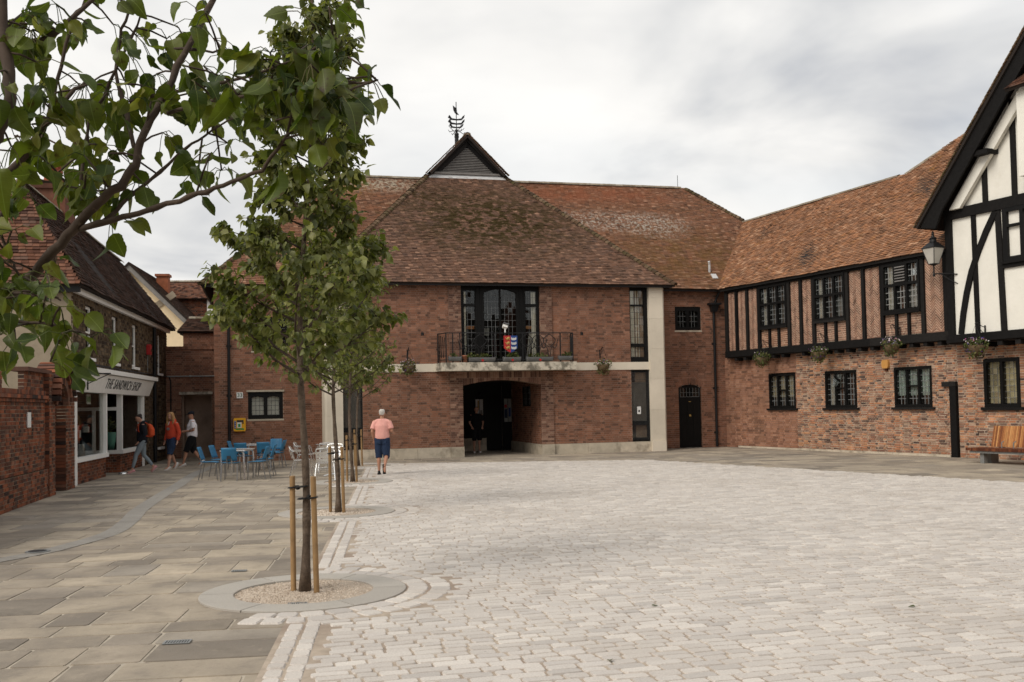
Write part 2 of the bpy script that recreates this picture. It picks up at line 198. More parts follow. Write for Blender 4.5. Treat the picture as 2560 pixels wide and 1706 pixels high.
# ------------------------------------------------------------------ mesh helpers
class MB:
    def __init__(s): s.v = []; s.f = []; s.r = []; s.m = []
    def add(s, vs, fs, rnd=None, mi=0):
        o = len(s.v); s.v += [tuple(p) for p in vs]; s.f += [tuple(i+o for i in f) for f in fs]
        rv = random.random() if rnd is None else rnd
        s.r += [rv]*len(vs); s.m += [mi]*len(fs); return s
    def box(s, x0, x1, y0, y1, z0, z1, rnd=None, mi=0):
        return s.add([(x0,y0,z0),(x1,y0,z0),(x1,y1,z0),(x0,y1,z0),(x0,y0,z1),(x1,y0,z1),(x1,y1,z1),(x0,y1,z1)], [(0,3,2,1),(4,5,6,7),(0,1,5,4),(1,2,6,5),(2,3,7,6),(3,0,4,7)], rnd, mi)
    def obox(s, c, sz, rot=(0,0,0), rnd=None, mi=0):
        E = Euler(rot).to_matrix(); c = Vector(c)
        vs = [c+E@Vector((a*sz[0]/2, b*sz[1]/2, d*sz[2]/2)) for a,b,d in [(-1,-1,-1),(1,-1,-1),(1,1,-1),(-1,1,-1),(-1,-1,1),(1,-1,1),(1,1,1),(-1,1,1)]]
        return s.add(vs, [(0,3,2,1),(4,5,6,7),(0,1,5,4),(1,2,6,5),(2,3,7,6),(3,0,4,7)], rnd, mi)
    def bar(s, p, q, w, d, up=(0,0,1), rnd=None, mi=0, taper=1):
        p, q = Vector(p), Vector(q); a = (q-p).normalized(); u = Vector(up); b = a.cross(u)
        if b.length < 1e-4: b = a.cross(Vector((0,1,0)))
        b.normalize(); c = b.cross(a)
        vs = []
        for e, k in ((p, 1), (q, taper)): vs += [e-b*w*k/2-c*d*k/2, e+b*w*k/2-c*d*k/2, e+b*w*k/2+c*d*k/2, e-b*w*k/2+c*d*k/2]
        return s.add(vs, [(0,3,2,1),(4,5,6,7),(0,1,5,4),(1,2,6,5),(2,3,7,6),(3,0,4,7)], rnd, mi)
    def tube(s, pts, rad, n=8, rnd=None, mi=0, ry=None, cap=True):
        pts = [Vector(p) for p in pts]; k = len(pts)
        if not hasattr(rad, '__len__'): rad = [rad]*k
        if ry is None: ry = rad
        elif not hasattr(ry, '__len__'): ry = [ry]*k
        vs = []; prev = None
        for i, p in enumerate(pts):
            d = (pts[min(i+1, k-1)]-pts[max(i-1, 0)])
            d = d.normalized() if d.length > 1e-6 else Vector((0,0,1))
            if prev is None: a = d.cross(Vector((0,1,0)) if abs(d.y) < .9 else Vector((1,0,0))).normalized()
            else: a = (prev-d*prev.dot(d)).normalized()
            prev = a; b = d.cross(a)
            vs += [p+a*math.cos(t)*rad[i]+b*math.sin(t)*ry[i] for t in [2*math.pi*j/n for j in range(n)]]
        fs = [(i*n+j, i*n+(j+1) % n, (i+1)*n+(j+1) % n, (i+1)*n+j) for i in range(k-1) for j in range(n)]
        if cap: fs += [tuple(range(n))[::-1], tuple((k-1)*n+j for j in range(n))]
        return s.add(vs, fs, rnd, mi)
    def loft(s, rings, n=12, rnd=None, mi=0):   # rings: (cx, cy, cz, rx, ry)
        vs = [(c[0]+math.cos(2*math.pi*j/n)*c[3], c[1]+math.sin(2*math.pi*j/n)*c[4], c[2]) for c in rings for j in range(n)]; k = len(rings)
        fs = [(i*n+j, i*n+(j+1) % n, (i+1)*n+(j+1) % n, (i+1)*n+j) for i in range(k-1) for j in range(n)] + [tuple(range(n))[::-1], tuple((k-1)*n+j for j in range(n))]
        return s.add(vs, fs, rnd, mi)
    def lathe(s, prof, c=(0,0,0), n=14, rnd=None, mi=0): return s.loft([(c[0], c[1], c[2]+z, r, r) for r, z in prof], n, rnd, mi)
    def ball(s, c, r, n=10, m=6, rnd=None, mi=0):
        if not hasattr(r, '__len__'): r = (r, r, r)
        return s.loft([(c[0], c[1], c[2]-r[2]*math.cos(math.pi*i/m), max(r[0]*math.sin(math.pi*i/m), r[0]*.02), max(r[1]*math.sin(math.pi*i/m), r[1]*.02)) for i in range(m+1)], n, rnd, mi)
    def prism(s, poly, y0, y1, rnd=None, mi=0):     # poly in x,z ; extruded along y
        n = len(poly); vs = [(x, y0, z) for x, z in poly]+[(x, y1, z) for x, z in poly]
        fs = [tuple(range(n)), tuple(range(2*n-1, n-1, -1))]+[(i, i+n, (i+1) % n+n, (i+1) % n) for i in range(n)]
        return s.add(vs, fs, rnd, mi)
    def poly(s, pts, rnd=None, mi=0): return s.add(pts, [tuple(range(len(pts)))], rnd, mi)
    def slab(s, pts, thick, rnd=None, mi=0):        # planar polygon extruded against its normal
        P = [Vector(p) for p in pts]; n = sum(((P[i]-P[0]).cross(P[i+1]-P[0]) for i in range(1, len(P)-1)), Vector()).normalized(); k = len(P)
        vs = P+[p-n*thick for p in P]
        return s.add(vs, [tuple(range(k)), tuple(range(2*k-1, k-1, -1))]+[(i, i+k, (i+1) % k+k, (i+1) % k) for i in range(k)], rnd, mi)
    def build(s, name, mats, parent=None, smooth=False, kind=None, fix=True):
        me = bpy.data.meshes.new(name); me.from_pydata(s.v, [], s.f)
        for m in (mats if isinstance(mats, (list, tuple)) else [mats]): me.materials.append(M[m] if isinstance(m, str) else m)
        a = me.attributes.new('rnd', 'FLOAT', 'POINT'); a.data.foreach_set('value', np.array(s.r, np.float32))
        me.polygons.foreach_set('material_index', np.array(s.m, np.int32))
        if smooth: me.polygons.foreach_set('use_smooth', np.ones(len(me.polygons), bool))
        me.update()
        return link(name, me, parent, kind)
def link(name, me, parent=None, kind=None, loc=None):
    o = bpy.data.objects.new(name, me); COL.objects.link(o)
    if parent is not None: o.parent = parent
    if kind: o['kind'] = kind
    if loc is not None: o.location = loc
    return o
def recalc(o):
    import bmesh
    b = bmesh.new(); b.from_mesh(o.data); bmesh.ops.recalc_face_normals(b, faces=b.faces); b.to_mesh(o.data); b.free(); return o
def tag(o, label, cat, group=None):
    o['label'] = label; o['category'] = cat
    if group: o['group'] = group
    return o
def thing(name, label, cat, loc=(0,0,0), rz=0, group=None):
    o = bpy.data.objects.new(name, None); COL.objects.link(o); o.location = loc; o.rotation_euler = (0, 0, rz); o.empty_display_size = .2
    return tag(o, label, cat, group)
def struct(o): o['kind'] = 'structure'; return o
def copy_tree(o, parent=None):
    c = o.copy(); COL.objects.link(c)
    if parent is not None: c.parent = parent
    for ch in list(o.children): copy_tree(ch, c)
    return c
def np_mesh(name, V, Q, mat, rnd, luv=None, smooth=False):
    """V (N,K,3) vertices of N like pieces, Q (m,4) quads of one piece"""
    n, k, _ = V.shape; me = bpy.data.meshes.new(name)
    me.vertices.add(n*k); me.vertices.foreach_set('co', V.reshape(-1).astype(np.float32))
    F = (Q[None]+(np.arange(n)*k)[:, None, None]).reshape(-1, 4); m = len(F)
    me.loops.add(m*4); me.loops.foreach_set('vertex_index', F.reshape(-1).astype(np.int32))
    me.polygons.add(m); me.polygons.foreach_set('loop_start', np.arange(0, m*4, 4, dtype=np.int32))
    me.polygons.foreach_set('use_smooth', np.full(m, smooth))
    me.update(calc_edges=True); me.materials.append(M[mat])
    a = me.attributes.new('rnd', 'FLOAT', 'POINT'); a.data.foreach_set('value', np.repeat(rnd, k).astype(np.float32))
    if luv is not None:
        a = me.attributes.new('luv', 'FLOAT_VECTOR', 'POINT'); a.data.foreach_set('vector', np.tile(luv.reshape(-1), n).astype(np.float32))
    return me
CAMI = np.array(camo.matrix_world.inverted())
def seen(P):
    """pixel-size score of world points (0 when out of frame)"""
    q = np.c_[P, np.ones(len(P))]@CAMI.T; z = -q[:, 2]; z[z < .1] = 1e9
    x = q[:, 0]/z*2489; y = q[:, 1]/z*2489
    return np.where((np.abs(x) < 1270) & (y > -780) & (y < 910), 1/z, 0)
def pieces(one, many, V, Q, rnd, mat, parent, n_ind, W=None, luv=None, smooth=False, size=None):
    """the n_ind pieces that show largest become objects of their own, the rest one joined part"""
    n = len(V); C = V.mean(1); Cw = C if W is None else C@np.array(W)[:3, :3].T+np.array(W)[:3, 3]
    s = seen(Cw)
    if size is not None: s = s*size
    order = np.argsort(-s); ind = order[:n_ind]; ind = ind[s[ind] > 0]; mask = np.ones(n, bool); mask[ind] = False
    for i in ind:
        me = np_mesh(one, V[i:i+1]-C[i], Q, mat, rnd[i:i+1], luv, smooth); link(one, me, parent, loc=C[i])
    if mask.any(): return link(many, np_mesh(many, V[mask], Q, mat, rnd[mask], luv, smooth), parent, kind='stuff')
QB = np.array([(0,1,5,4),(1,2,6,5),(3,0,4,7),(4,5,6,7),(0,3,2,1)])          # a brick without its back
def frame_matrix(loc, rz): return Matrix.Translation((loc[0], loc[1], 0))@Matrix.Rotation(rz, 4, 'Z')
def spans(x0, x1, z, ops):
    """free stretches of a wall course at height z; openings: (x0,x1,z0,z1[,rise]) with a segmental head above z1"""
    cuts = []
    for o in ops:
        a, b, c, d = o[:4]; rise = o[4] if len(o) > 4 else 0
        if c-1e-6 <= z <= d: cuts.append((a, b))
        elif rise and d < z < d+rise:
            h = (b-a)/2; r = (h*h+rise*rise)/(2*rise); zz = z-(d+rise-r); k = math.sqrt(max(r*r-zz*zz, 0)); cuts.append(((a+b)/2-k, (a+b)/2+k))
    cuts.sort(); out = []; p = x0
    for a, b in cuts:
        if a > p+.01: out.append((p, min(a, x1)))
        p = max(p, b)
    if p < x1-.01: out.append((p, x1))
    return [(a, b) for a, b in out if b-a > .012]
def brick_wall(parent, x0, x1, z0, z1, mat, mortar, ops=(), M4=None, W=None, n_ind=0, course=.075, bl=.225, bond='flemish', y=0., jit=.004, reveal=.11, jnt=.011, name='wall', one='brick', many='brickwork'):
    """bricks proud of a mortar backing; wall face on local y, outward is -y"""
    mb = MB(); V = []; nrow = max(1, round((z1-z0)/course)); ch = (z1-z0)/nrow
    for j in range(nrow):
        a0 = z0+j*ch; zm = a0+ch/2
        for a, b in spans(x0, x1, zm, ops):
            yb = y+.004
            mb.add([(a,yb,a0),(b,yb,a0),(b,yb,a0+ch),(a,yb,a0+ch),(a,yb+reveal,a0),(b,yb+reveal,a0),(b,yb+reveal,a0+ch),(a,yb+reveal,a0+ch)], [(0,1,2,3)], .5); mb.add([(a,yb,a0+.005),(a,yb,a0+ch-.005),(a,yb+reveal,a0+ch-.005),(a,yb+reveal,a0+.005),(b,yb,a0+.005),(b,yb+reveal,a0+.005),(b,yb+reveal,a0+ch-.005),(b,yb,a0+ch-.005)], [(0,1,2,3),(4,5,6,7)], None, 1)
            off = (.0 if j % 2 else bl*.75 if bond == 'flemish' else bl*.5)
            x = x0-off-bl*.05; k = j
            while x < b:
                L = bl*(1 if k % 2 else .5) if bond == 'flemish' else bl*(.5 if bond == 'english' and j % 2 else 1)
                if bond == 'rubble': L = bl*random.uniform(.45, 1.3)
                k += 1; p, q = max(x, a), min(x+L, b); x += L
                if q-p < .03: continue
                g = jnt/2; d = random.uniform(-jit, jit); e = random.uniform(-.0015, .0015); hz = g
                if bond == 'rubble': hz = g*random.uniform(.8, 2.2)
                V.append([(p+g,y+.02,a0+hz),(q-g,y+.02,a0+hz),(q-g,y-.007-d,a0+hz+e),(p+g,y-.007-d,a0+hz-e),(p+g,y+.02,a0+ch-hz),(q-g,y+.02,a0+ch-hz),(q-g,y-.007-d+e,a0+ch-hz+e),(p+g,y-.007-d-e,a0+ch-hz-e)])
    Qw = np.array([(3,2,6,7),(0,3,7,4),(2,1,5,6),(7,6,5,4),(0,1,2,3)])
    V = np.array(V)
    if M4 is not None:
        m = np.array(M4); V = V@m[:3, :3].T+m[:3, 3]; mb.v = [tuple(M4@Vector(p)) for p in mb.v]
    o = mb.build(name, [mortar, mat], parent)
    pieces(one, many, V, Qw, rng.random(len(V)), mat, o, n_ind, W)
    return o
def scan(P, v):
    xs = []
    for i in range(len(P)):
        (a, b), (c, d) = P[i], P[(i+1) % len(P)]
        if (b <= v) != (d <= v): xs.append(a+(v-b)/(d-b)*(c-a))
    xs.sort(); return list(zip(xs[::2], xs[1::2]))
def tile_roof(parent, pts, mat, W, n_ind=0, gauge=.1, tw=.165, thick=.08, sag=0., name='roof', tiles=True, lift=.008):
    P = [Vector(p) for p in pts]; o0 = P[0]; u = (P[1]-P[0]).normalized()
    n = sum(((P[i]-P[0]).cross(P[i+1]-P[0]) for i in range(1, len(P)-1)), Vector()).normalized(); v = n.cross(u)
    deck = MB().slab([p-n*.01 for p in P], thick).build(name, 'deck', parent)
    if not tiles: return deck
    P2 = [((p-o0).dot(u), (p-o0).dot(v)) for p in P]; vmax = max(p[1] for p in P2); V = []
    for j in range(int(vmax/gauge)+1):
        v0 = j*gauge; vm = min(v0+gauge*.5, vmax-.005)
        for a, b in scan(P2, vm):
            x = a-tw*random.uniform(.0, .15)-(tw/2 if j % 2 else 0)
            while x < b:
                p, q = max(x, a-.01), min(x+tw, b+.01); x += tw
                if q-p < .025: continue
                h = random.uniform(0, lift)+(.012 if random.random() < .03 else 0); s = random.uniform(-.006, .006); t = random.uniform(-.004, .004)
                sg = sag*(math.sin(p*.9+1.3)*math.sin(vm*1.1+.4)+.6*math.sin(p*2.3+vm*1.7))
                lo, hi = v0+s-(.012 if j == 0 else 0), min(v0+gauge*1.25, vmax+.02); g = .003
                V.append([(p+g,lo,sg+h+.006),(q-g,lo,sg+h+.006+t),(q-g,hi,sg-.006),(p+g,hi,sg-.006),(p+g,lo,sg+h+.025),(q-g,lo,sg+h+.025+t),(q-g,hi,sg+.006),(p+g,hi,sg+.006)])
    V = np.array(V); B = np.array([u, v, n]); V = V@B+np.array(o0)
    pieces('tile', 'tiling', V, np.array([(0,1,5,4),(1,2,6,5),(3,0,4,7),(4,5,6,7)]), rng.random(len(V)), mat, deck, n_ind, W)
    return deck
def ridge_tiles(parent, p, q, W, step=.18, r=.125, name='hip_tile', mat='hip_tile', down=(0,0,-1), n_ind=60):
    """a line of half-round bonnets"""
    p, q = Vector(p), Vector(q); d = (q-p); L = d.length; d.normalize(); n = int(L/step); V = []
    s = d.cross(Vector((0,0,1))).normalized(); u = s.cross(d)
    for i in range(n):
        c = p+d*(i+.5)*step; k = random.uniform(-.008, .01)*(1 if name == 'hip_tile' else .4)-(0 if name == 'hip_tile' else .02); row = []
        for e, rr in ((-.56, r*(1.08 if name == 'hip_tile' else 1.02)), (.56, r*(.84 if name == 'hip_tile' else .99))):
            for a in (-100, -55, 0, 55, 100): row.append(c+d*step*e+s*rr*math.sin(R(a))*1.15+u*(rr*math.cos(R(a))*.75-.03+k))
        V.append([tuple(x) for x in row])
    Q = np.array([(i, i+1, i+6, i+5) for i in range(4)]+[(4, 3, 1, 0)])
    pieces(name, name+'s', np.array(V), Q, rng.random(len(V)), mat if name == 'hip_tile' else 'ridge', parent, n_ind, W)
def verge(parent, p, q, y0, y1, n, W, n_ind, h=.03):
    V = []; p, q = Vector(p), Vector(q); d = (q-p)/n; u = Vector((-d.z, 0, d.x)).normalized()*(1 if d.x > 0 else -1)
    for i in range(n):
        a = p+d*i; b = a+d*1.12; e = u*random.uniform(-.004, .006); V.append([tuple(Vector((k.x, yy, k.z))+e+u*hh) for hh0 in (0, 1) for k, yy, hh in ((a, y0, hh0*h+.012), (b, y0, hh0*h), (b, y1, hh0*h), (a, y1, hh0*h+.012))])
    pieces('verge_tile', 'verge_tiles', np.array(V), np.array([(0,1,5,4),(1,2,6,5),(2,3,7,6),(3,0,4,7),(4,5,6,7),(0,3,2,1)]), rng.random(n), 'hip_tile', parent, n_ind, W)
def text_mesh(txt, size, mat, parent, M4, name='lettering', sx=1., ext=.003, space=1.):
    c = bpy.data.curves.new(name, 'FONT'); c.body = txt; c.size = size; c.align_x = 'CENTER'; c.align_y = 'CENTER'; c.extrude = ext; c.space_character = space
    o = bpy.data.objects.new(name, c); COL.objects.link(o); bpy.context.view_layer.update()
    me = bpy.data.meshes.new_from_object(o); bpy.data.objects.remove(o); bpy.data.curves.remove(c)
    me.materials.clear(); me.materials.append(M[mat]); me.transform(M4@Matrix.Diagonal((sx, 1, 1, 1)))
    return link(name, me, parent, 'stuff' if len(txt) > 1 else None)
UP = Matrix.Rotation(math.pi/2, 4, 'X')     # text laid on a wall facing -y
def window(parent, x0, x1, z0, z1, y, lights, frame='blackpaint', came='lead', depth=.09, sill=None, back=.35, lining='room', glass='glass', proud=.0, cw=.012, tilt=.012, M4=None, name='window'):
    """lights: (xa,xb,za,zb,nx,nz[,rise]); everything between them is frame. Panes are objects of their own."""
    mb = MB(); xs = sorted({x0, x1, *[l[0] for l in lights], *[l[1] for l in lights]}); zs = sorted({z0, z1, *[l[2] for l in lights], *[l[3] for l in lights]})
    for i in range(len(xs)-1):
        j = 0
        while j < len(zs)-1:
            cx = (xs[i]+xs[i+1])/2
            free = lambda jj: not any(l[0] < cx < l[1] and l[2] < (zs[jj]+zs[jj+1])/2 < l[3] for l in lights)
            if free(j):
                k = j
                while k+1 < len(zs)-1 and free(k+1): k += 1
                mb.box(xs[i], xs[i+1], y-proud, y+depth, zs[j], zs[k+1]); j = k+1
            else: j += 1
    for l in lights:
        if len(l) > 6 and l[6]:
            a, b, d, r = l[0], l[1], l[3], l[6]; h = (b-a)/2; n = 6
            arc = lambda x: d-r*((x-(a+b)/2)/h)**2
            for k in range(n):
                p, q = a+(b-a)*k/n, a+(b-a)*(k+1)/n
                mb.prism([(p, arc(p)), (q, arc(q)), (q, d+.001), (p, d+.001)], y-proud+.004, y+depth*.8)
    def fin(o):
        if M4 is not None and o.parent is parent: o.matrix_local = M4@o.matrix_local
        return o
    o = fin(mb.build(name, frame, parent))
    lead = MB(); gy = y+depth*.5
    for l in lights:
        a, b, c, d, nx, nz = l[:6]; px, pz = (b-a)/nx, (d-c)/nz
        for i in range(1, nx): lead.box(a+i*px-cw/2, a+i*px+cw/2, gy-.012, gy-.003, c, d)
        for j in range(1, nz): lead.box(a, b, gy-.0145, gy-.0125, c+j*pz-cw/2, c+j*pz+cw/2)
        me = MB().box(-px/2+.002, px/2-.002, -.002, .002, -pz/2+.002, pz/2-.002).build('pane', glass, o); base = me.data; first = True
        for i in range(nx):
            for j in range(nz):
                q = me if first else link('pane', base, o); first = False
                q.location = (a+(i+.5)*px, gy, c+(j+.5)*pz); q.rotation_euler = (random.gauss(0, tilt), 0, random.gauss(0, tilt))
    if lead.v: lead.build('glazing_bars', came, o)
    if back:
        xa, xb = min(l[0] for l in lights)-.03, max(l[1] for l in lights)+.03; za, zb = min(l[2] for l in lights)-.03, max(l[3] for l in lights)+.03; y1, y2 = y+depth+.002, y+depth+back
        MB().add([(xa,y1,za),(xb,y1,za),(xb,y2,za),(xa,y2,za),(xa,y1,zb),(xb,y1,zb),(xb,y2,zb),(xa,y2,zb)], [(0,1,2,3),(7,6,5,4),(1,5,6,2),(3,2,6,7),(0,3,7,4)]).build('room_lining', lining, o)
    if sill:
        e, h, out, sm = sill; MB().box(x0-e, x1+e, y-out, y+.06, z0-h, z0-.002).build('sill', sm, o)
    return o
def curtain(win, xa, xb, za, zb, y, mat='curtain', folds=5, sweep=0.):
    vs = []; n = folds*4
    for z, k in ((zb, 0), ((za+zb)/2, .5), (za, 1)):
        for i in range(n+1): vs.append((xa+(xb-xa)*i/n+sweep*k, y+.02*math.sin(i/n*folds*2*math.pi), z))
    fs = [(r*(n+1)+i+1, r*(n+1)+i, (r+1)*(n+1)+i, (r+1)*(n+1)+i+1) for r in range(2) for i in range(n)]
    return MB().add(vs, fs).build('curtain', mat, win, smooth=True)
# ------------------------------------------------------------------ ground, paving, setts
struct(MB().add([(-300,-100,-.03),(300,-100,-.03),(300,500,-.03),(-300,500,-.03)], [(0,1,2,3)]).build('ground', 'ground'))
QS = np.array([(i, (i+1) % 8, 8+(i+1) % 8, 8+i) for i in range(8)]+[(8, 9, 10, 11), (8, 11, 12, 15), (12, 13, 14, 15)])
def block(cx, cy, a, b, ang, z0, z1, bev, cut, jit, tip=.002):
    """a stone a x b with cut corners, bevelled top: 16 vertices"""
    ha, hb = a/2, b/2; c = min(cut, ha*.6, hb*.6)
    pts = [(-ha, -hb+c), (-ha+c, -hb), (ha-c, -hb), (ha, -hb+c), (ha, hb-c), (ha-c, hb), (-ha+c, hb), (-ha, hb-c)]
    pts = [(x+random.uniform(-jit, jit), y+random.uniform(-jit, jit)) for x, y in pts]; ca, sa = math.cos(ang), math.sin(ang)
    t1, t2 = random.uniform(-tip, tip), random.uniform(-tip, tip); out = []
    for k in (0, 1):
        for x, y in pts:
            if k: x -= math.copysign(min(bev, ha*.5), x); y -= math.copysign(min(bev, hb*.5), y)
            out.append((cx+x*ca-y*sa, cy+x*sa+y*ca, z1+t1*x/ha+t2*y/hb if k else z0))
    return out
TREES = [(-2.03, 9.6), (-3.0, 16.85), (-3.87, 23.8), (-4.72, 30.3)]
xb = lambda y: -1.40-(y-6.49)*.1168            # right edge of the sett border
COB = [(xb(3.0), 3.0), (xb(31.2), 31.2), (4.09, 30.45), (10.19, 20.0), (17, 8.3), (17, 3.0)][::-1]
def inside(p, poly):
    x, y = p; r = False
    for i in range(len(poly)):
        (a, b), (c, d) = poly[i], poly[i-1]
        if (b > y) != (d > y) and x < (c-a)*(y-b)/(d-b)+a: r = not r
    return r
inview = lambda x, y, m=2.2: y > 4.6 and abs(x) < .53*y+m
neart = lambda x, y, r: any((x-a)**2+(y-b)**2 < r*r for a, b in TREES)
pav = struct(MB().add([(-40, 2, -.007), (40, 2, -.007), (40, 60, -.007), (-40, 60, -.007)], [(0, 1, 2, 3)]).build('paving', 'joint'))
V = []; A1 = R(6.66); e1 = (-math.sin(A1), math.cos(A1)); e2 = (math.cos(A1), math.sin(A1)); v = -3.
while v < 36:
    dv = random.choice((.4, .48, .55, .65, .78)); u = -16+random.random()
    while u < 19:
        du = random.choice((.38, .5, .6, .75, .9, 1.1))*random.uniform(.92, 1.08)
        cx, cy = -1.63+e1[0]*(v+dv/2)+e2[0]*(u+du/2), 6.48+e1[1]*(v+dv/2)+e2[1]*(u+du/2); u += du
        if not inview(cx, cy, 1.5) or cy > 42: continue
        if inside((cx, cy), COB) and all(inside((cx+a, cy+b), COB) for a in (-.9, .9) for b in (-.6, .6)): continue
        V.append(block(cx, cy, du-.016, dv-.014, A1+random.gauss(0, .006), -.02, random.uniform(-.0015, .0015), .006, .02, .006, .0015))
    v += dv
V = np.array(V); pieces('flagstone', 'flagstones', V, QS, rng.random(len(V)), 'flag', pav, 300)
cob = struct(MB().add([(x, y, .006) for x, y in COB], [tuple(range(len(COB)))]).build('cobbled_square', 'bed'))
V = []; A2 = R(15); f1 = (math.cos(A2), math.sin(A2)); f2 = (-math.sin(A2), math.cos(A2)); row = -4.
while row < 36:
    dr = random.uniform(.106, .122); u = -14+random.random()*.3
    while u < 26:
        du = random.choice((.15, .18, .2, .22, .24, .27))
        cx, cy = f1[0]*(u+du/2)+f2[0]*(row+dr/2), f1[1]*(u+du/2)+f2[1]*(row+dr/2); u += du
        if not inview(cx, cy) or cx < xb(cy)+.04 or not inside((cx, cy), COB) or neart(cx, cy, 1.46): continue
        V.append(block(cx, cy, du-random.uniform(.008, .02), dr-.0075, A2+random.gauss(0, .008), .0, .014+random.uniform(-.002, .003), .006, .014, .004, .0025))
    row += dr
for k in range(2):                                  # double border course
    y = 5.2
    while y < 31.2:
        L = random.uniform(.16, .26); x = xb(y)-.07-.14*k; y += L
        if neart(x, y-L/2, 1.4): continue
        V.append(block(x, y-L/2, .125, L-.012, A1, .0, .013+random.uniform(-.002, .003), .01, .02, .004))
for tx, ty in TREES:                                # two curved courses round each tree pit, on the square's side
    for rr in (1.085, 1.305):
        a = -95
        while a < 95:
            L = random.uniform(.17, .24); da = math.degrees(L/rr); an = R(a+da/2-7); a += da; cx, cy = tx+rr*math.cos(an), ty+rr*math.sin(an)
            if cx > xb(cy)-.25 or True: V.append(block(cx, cy, .2, L-.014, an, .0, .014+random.uniform(-.002, .003), .012, .025, .005))
V = np.array(V); pieces('sett', 'setts', V, QS, rng.random(len(V)), 'sett', cob, 300)
mb = MB()
mb.add([(xb(y)-d, y, .004) for y, d in ((3., .01), (31.2, .01))]+[(xb(y)-.3, y, .004) for y in (31.2, 3.)], [(0, 1, 2, 3)]); mb.build('border_bed', 'bed', cob)
# granite drainage channel that bends across the paving
PTS = [(-9.6, 32), (-8.95, 28), (-8.1, 24.2), (-7.4, 20.9), (-6.75, 18), (-6.25, 16.2), (-5.9, 14.6), (-5.93, 13.4), (-6.15, 12.3), (-7.2, 10.2), (-8.6, 8.4)]
def smooth_path(P, n=5):
    out = []; P = [Vector((*p, 0)) for p in P]; P = [P[0]*2-P[1]]+P+[P[-1]*2-P[-2]]
    for i in range(1, len(P)-2):
        for k in range(n):
            t = k/n; a, b, c, d = P[i-1:i+3]; out.append(.5*((2*b)+(c-a)*t+(2*a-5*b+4*c-d)*t*t+(3*b-a-3*c+d)*t**3))
    return out+[P[-2]]
ch = smooth_path(PTS); mb = MB(); tmp = []
chan = thing('drainage_channel', 'grey granite drainage channel curving across the flagstones past the blue chairs', 'drain', (0, 0, 0))
for i in range(len(ch)-1):
    p, q = ch[i], ch[i+1]; d = (q-p).normalized(); s = Vector((d.y, -d.x, 0))*.15; p2, q2 = p+d*.004, q-d*.004
    MB().add([p2-s, q2-s, q2-s*.15, p2-s*.15, p2+s*.15, q2+s*.15, q2+s, p2+s], [(3,2,1,0),(4,3,2,5),(7,6,5,4)][::1]).build('channel_stone', 'channel', chan)
for o in chan.children:
    for vtx in o.data.vertices: vtx.co.z = .005 if vtx.index in (0, 1, 6, 7) else .0025
    o.data.update()
def drain(loc, a, b, rz, label, slots=6):
    t = thing('drain_cover', label, 'drain cover', (*loc, .004), rz)
    mb = MB(); mb.box(-a/2, a/2, -b/2, -b/2+.016, 0, .006); mb.box(-a/2, a/2, b/2-.016, b/2, 0, .006); mb.box(-a/2, -a/2+.016, -b/2+.016, b/2-.016, 0, .006); mb.box(a/2-.016, a/2, -b/2+.016, b/2-.016, 0, .006); mb.build('rim', 'galv', t)
    MB().box(-a/2+.016, a/2-.016, -b/2+.016, b/2-.016, 0, .001).build('well', 'room', t)
    for i in range(slots):
        x = -a/2+.02+(a-.04)*(i+.5)/slots; MB().box(x-.006, x+.006, -b/2+.016, b/2-.016, .001, .005).build('slat', 'galv', t)
drain((-2.58, 7.62), .2, .12, A1, 'small metal drain grating in the flagstones nearest the camera', 8)
drain((-3.02, 10.93), .16, .1, A1, 'small drain grating in the flagstones left behind the nearest tree', 6)
o = thing('drain_cover', 'round dark drain cover set in the granite channel', 'drain cover', (-6.1, 12.78, .006))
MB().lathe([(.15, 0), (.15, .006), (.14, .007)], n=24).build('rim', 'galv', o); MB().lathe([(.115, .0072), (.11, .009)], n=24).build('lid', 'iron', o)
# tree pits
def pit(i, x, y):
    which = ['nearest young tree', 'second young tree from the camera', 'third young tree from the camera', 'farthest young tree by the hall'][i]
    t = thing('tree_pit', 'granite ring filled with pale gravel around the '+which, 'tree pit', (x, y, 0), 0, 'tree pits in a row')
    for k in range(6):
        a0, a1 = R(60*k+8.4), R(60*k+67.6); vs = []; n = 8
        for j in range(n+1):
            a = a0+(a1-a0)*j/n
            for r, z in ((.655, -.01), (.655, .017), (.663, .02), (.962, .02), (.97, .017), (.97, 0)): vs.append((r*math.cos(a), r*math.sin(a), z))
        fs = [(j*6+m, j*6+m+1, j*6+m+7, j*6+m+6) for j in range(n) for m in range(5)]+[(5, 4, 3, 2, 1, 0), tuple(n*6+m for m in range(6))]
        recalc(MB().add(vs, fs).build('ring_stone', 'granite', t))
    MB().lathe([(.654, -.012), (.654, .0), (.4, .003), (.01, .006)], n=32).build('gravel_base', 'gravel', t)
    n = [2600, 900, 350, 150][i]; a = rng.random(n)*2*np.pi; r = .645*np.sqrt(rng.random(n)); sz = rng.uniform(.004, .0095, n)*(1, 1.3, 1.8, 2.4)[i]
    tmpl = np.array([(1,0,-.3),(0,1,-.3),(-1,0,-.3),(0,-1,-.3),(.6,.0,.5),(0,.6,.6),(-.6,0,.5),(0,-.6,.6)]); ro = rng.random(n)*6.28
    X = tmpl[None]*sz[:, None, None]*rng.uniform(.7, 1.3, (n, 1, 3)); c, s = np.cos(ro)[:, None], np.sin(ro)[:, None]
    V = np.stack([X[..., 0]*c-X[..., 1]*s+(r*np.cos(a))[:, None], X[..., 0]*s+X[..., 1]*c+(r*np.sin(a))[:, None], X[..., 2]+.005+.006*(1-r/.65)[:, None]], -1)
    pieces('pebble', 'gravel', V, np.array([(0,1,5,4),(1,2,6,5),(2,3,7,6),(3,0,4,7),(4,5,6,7)]), rng.random(n), 'gravel', t, 0)
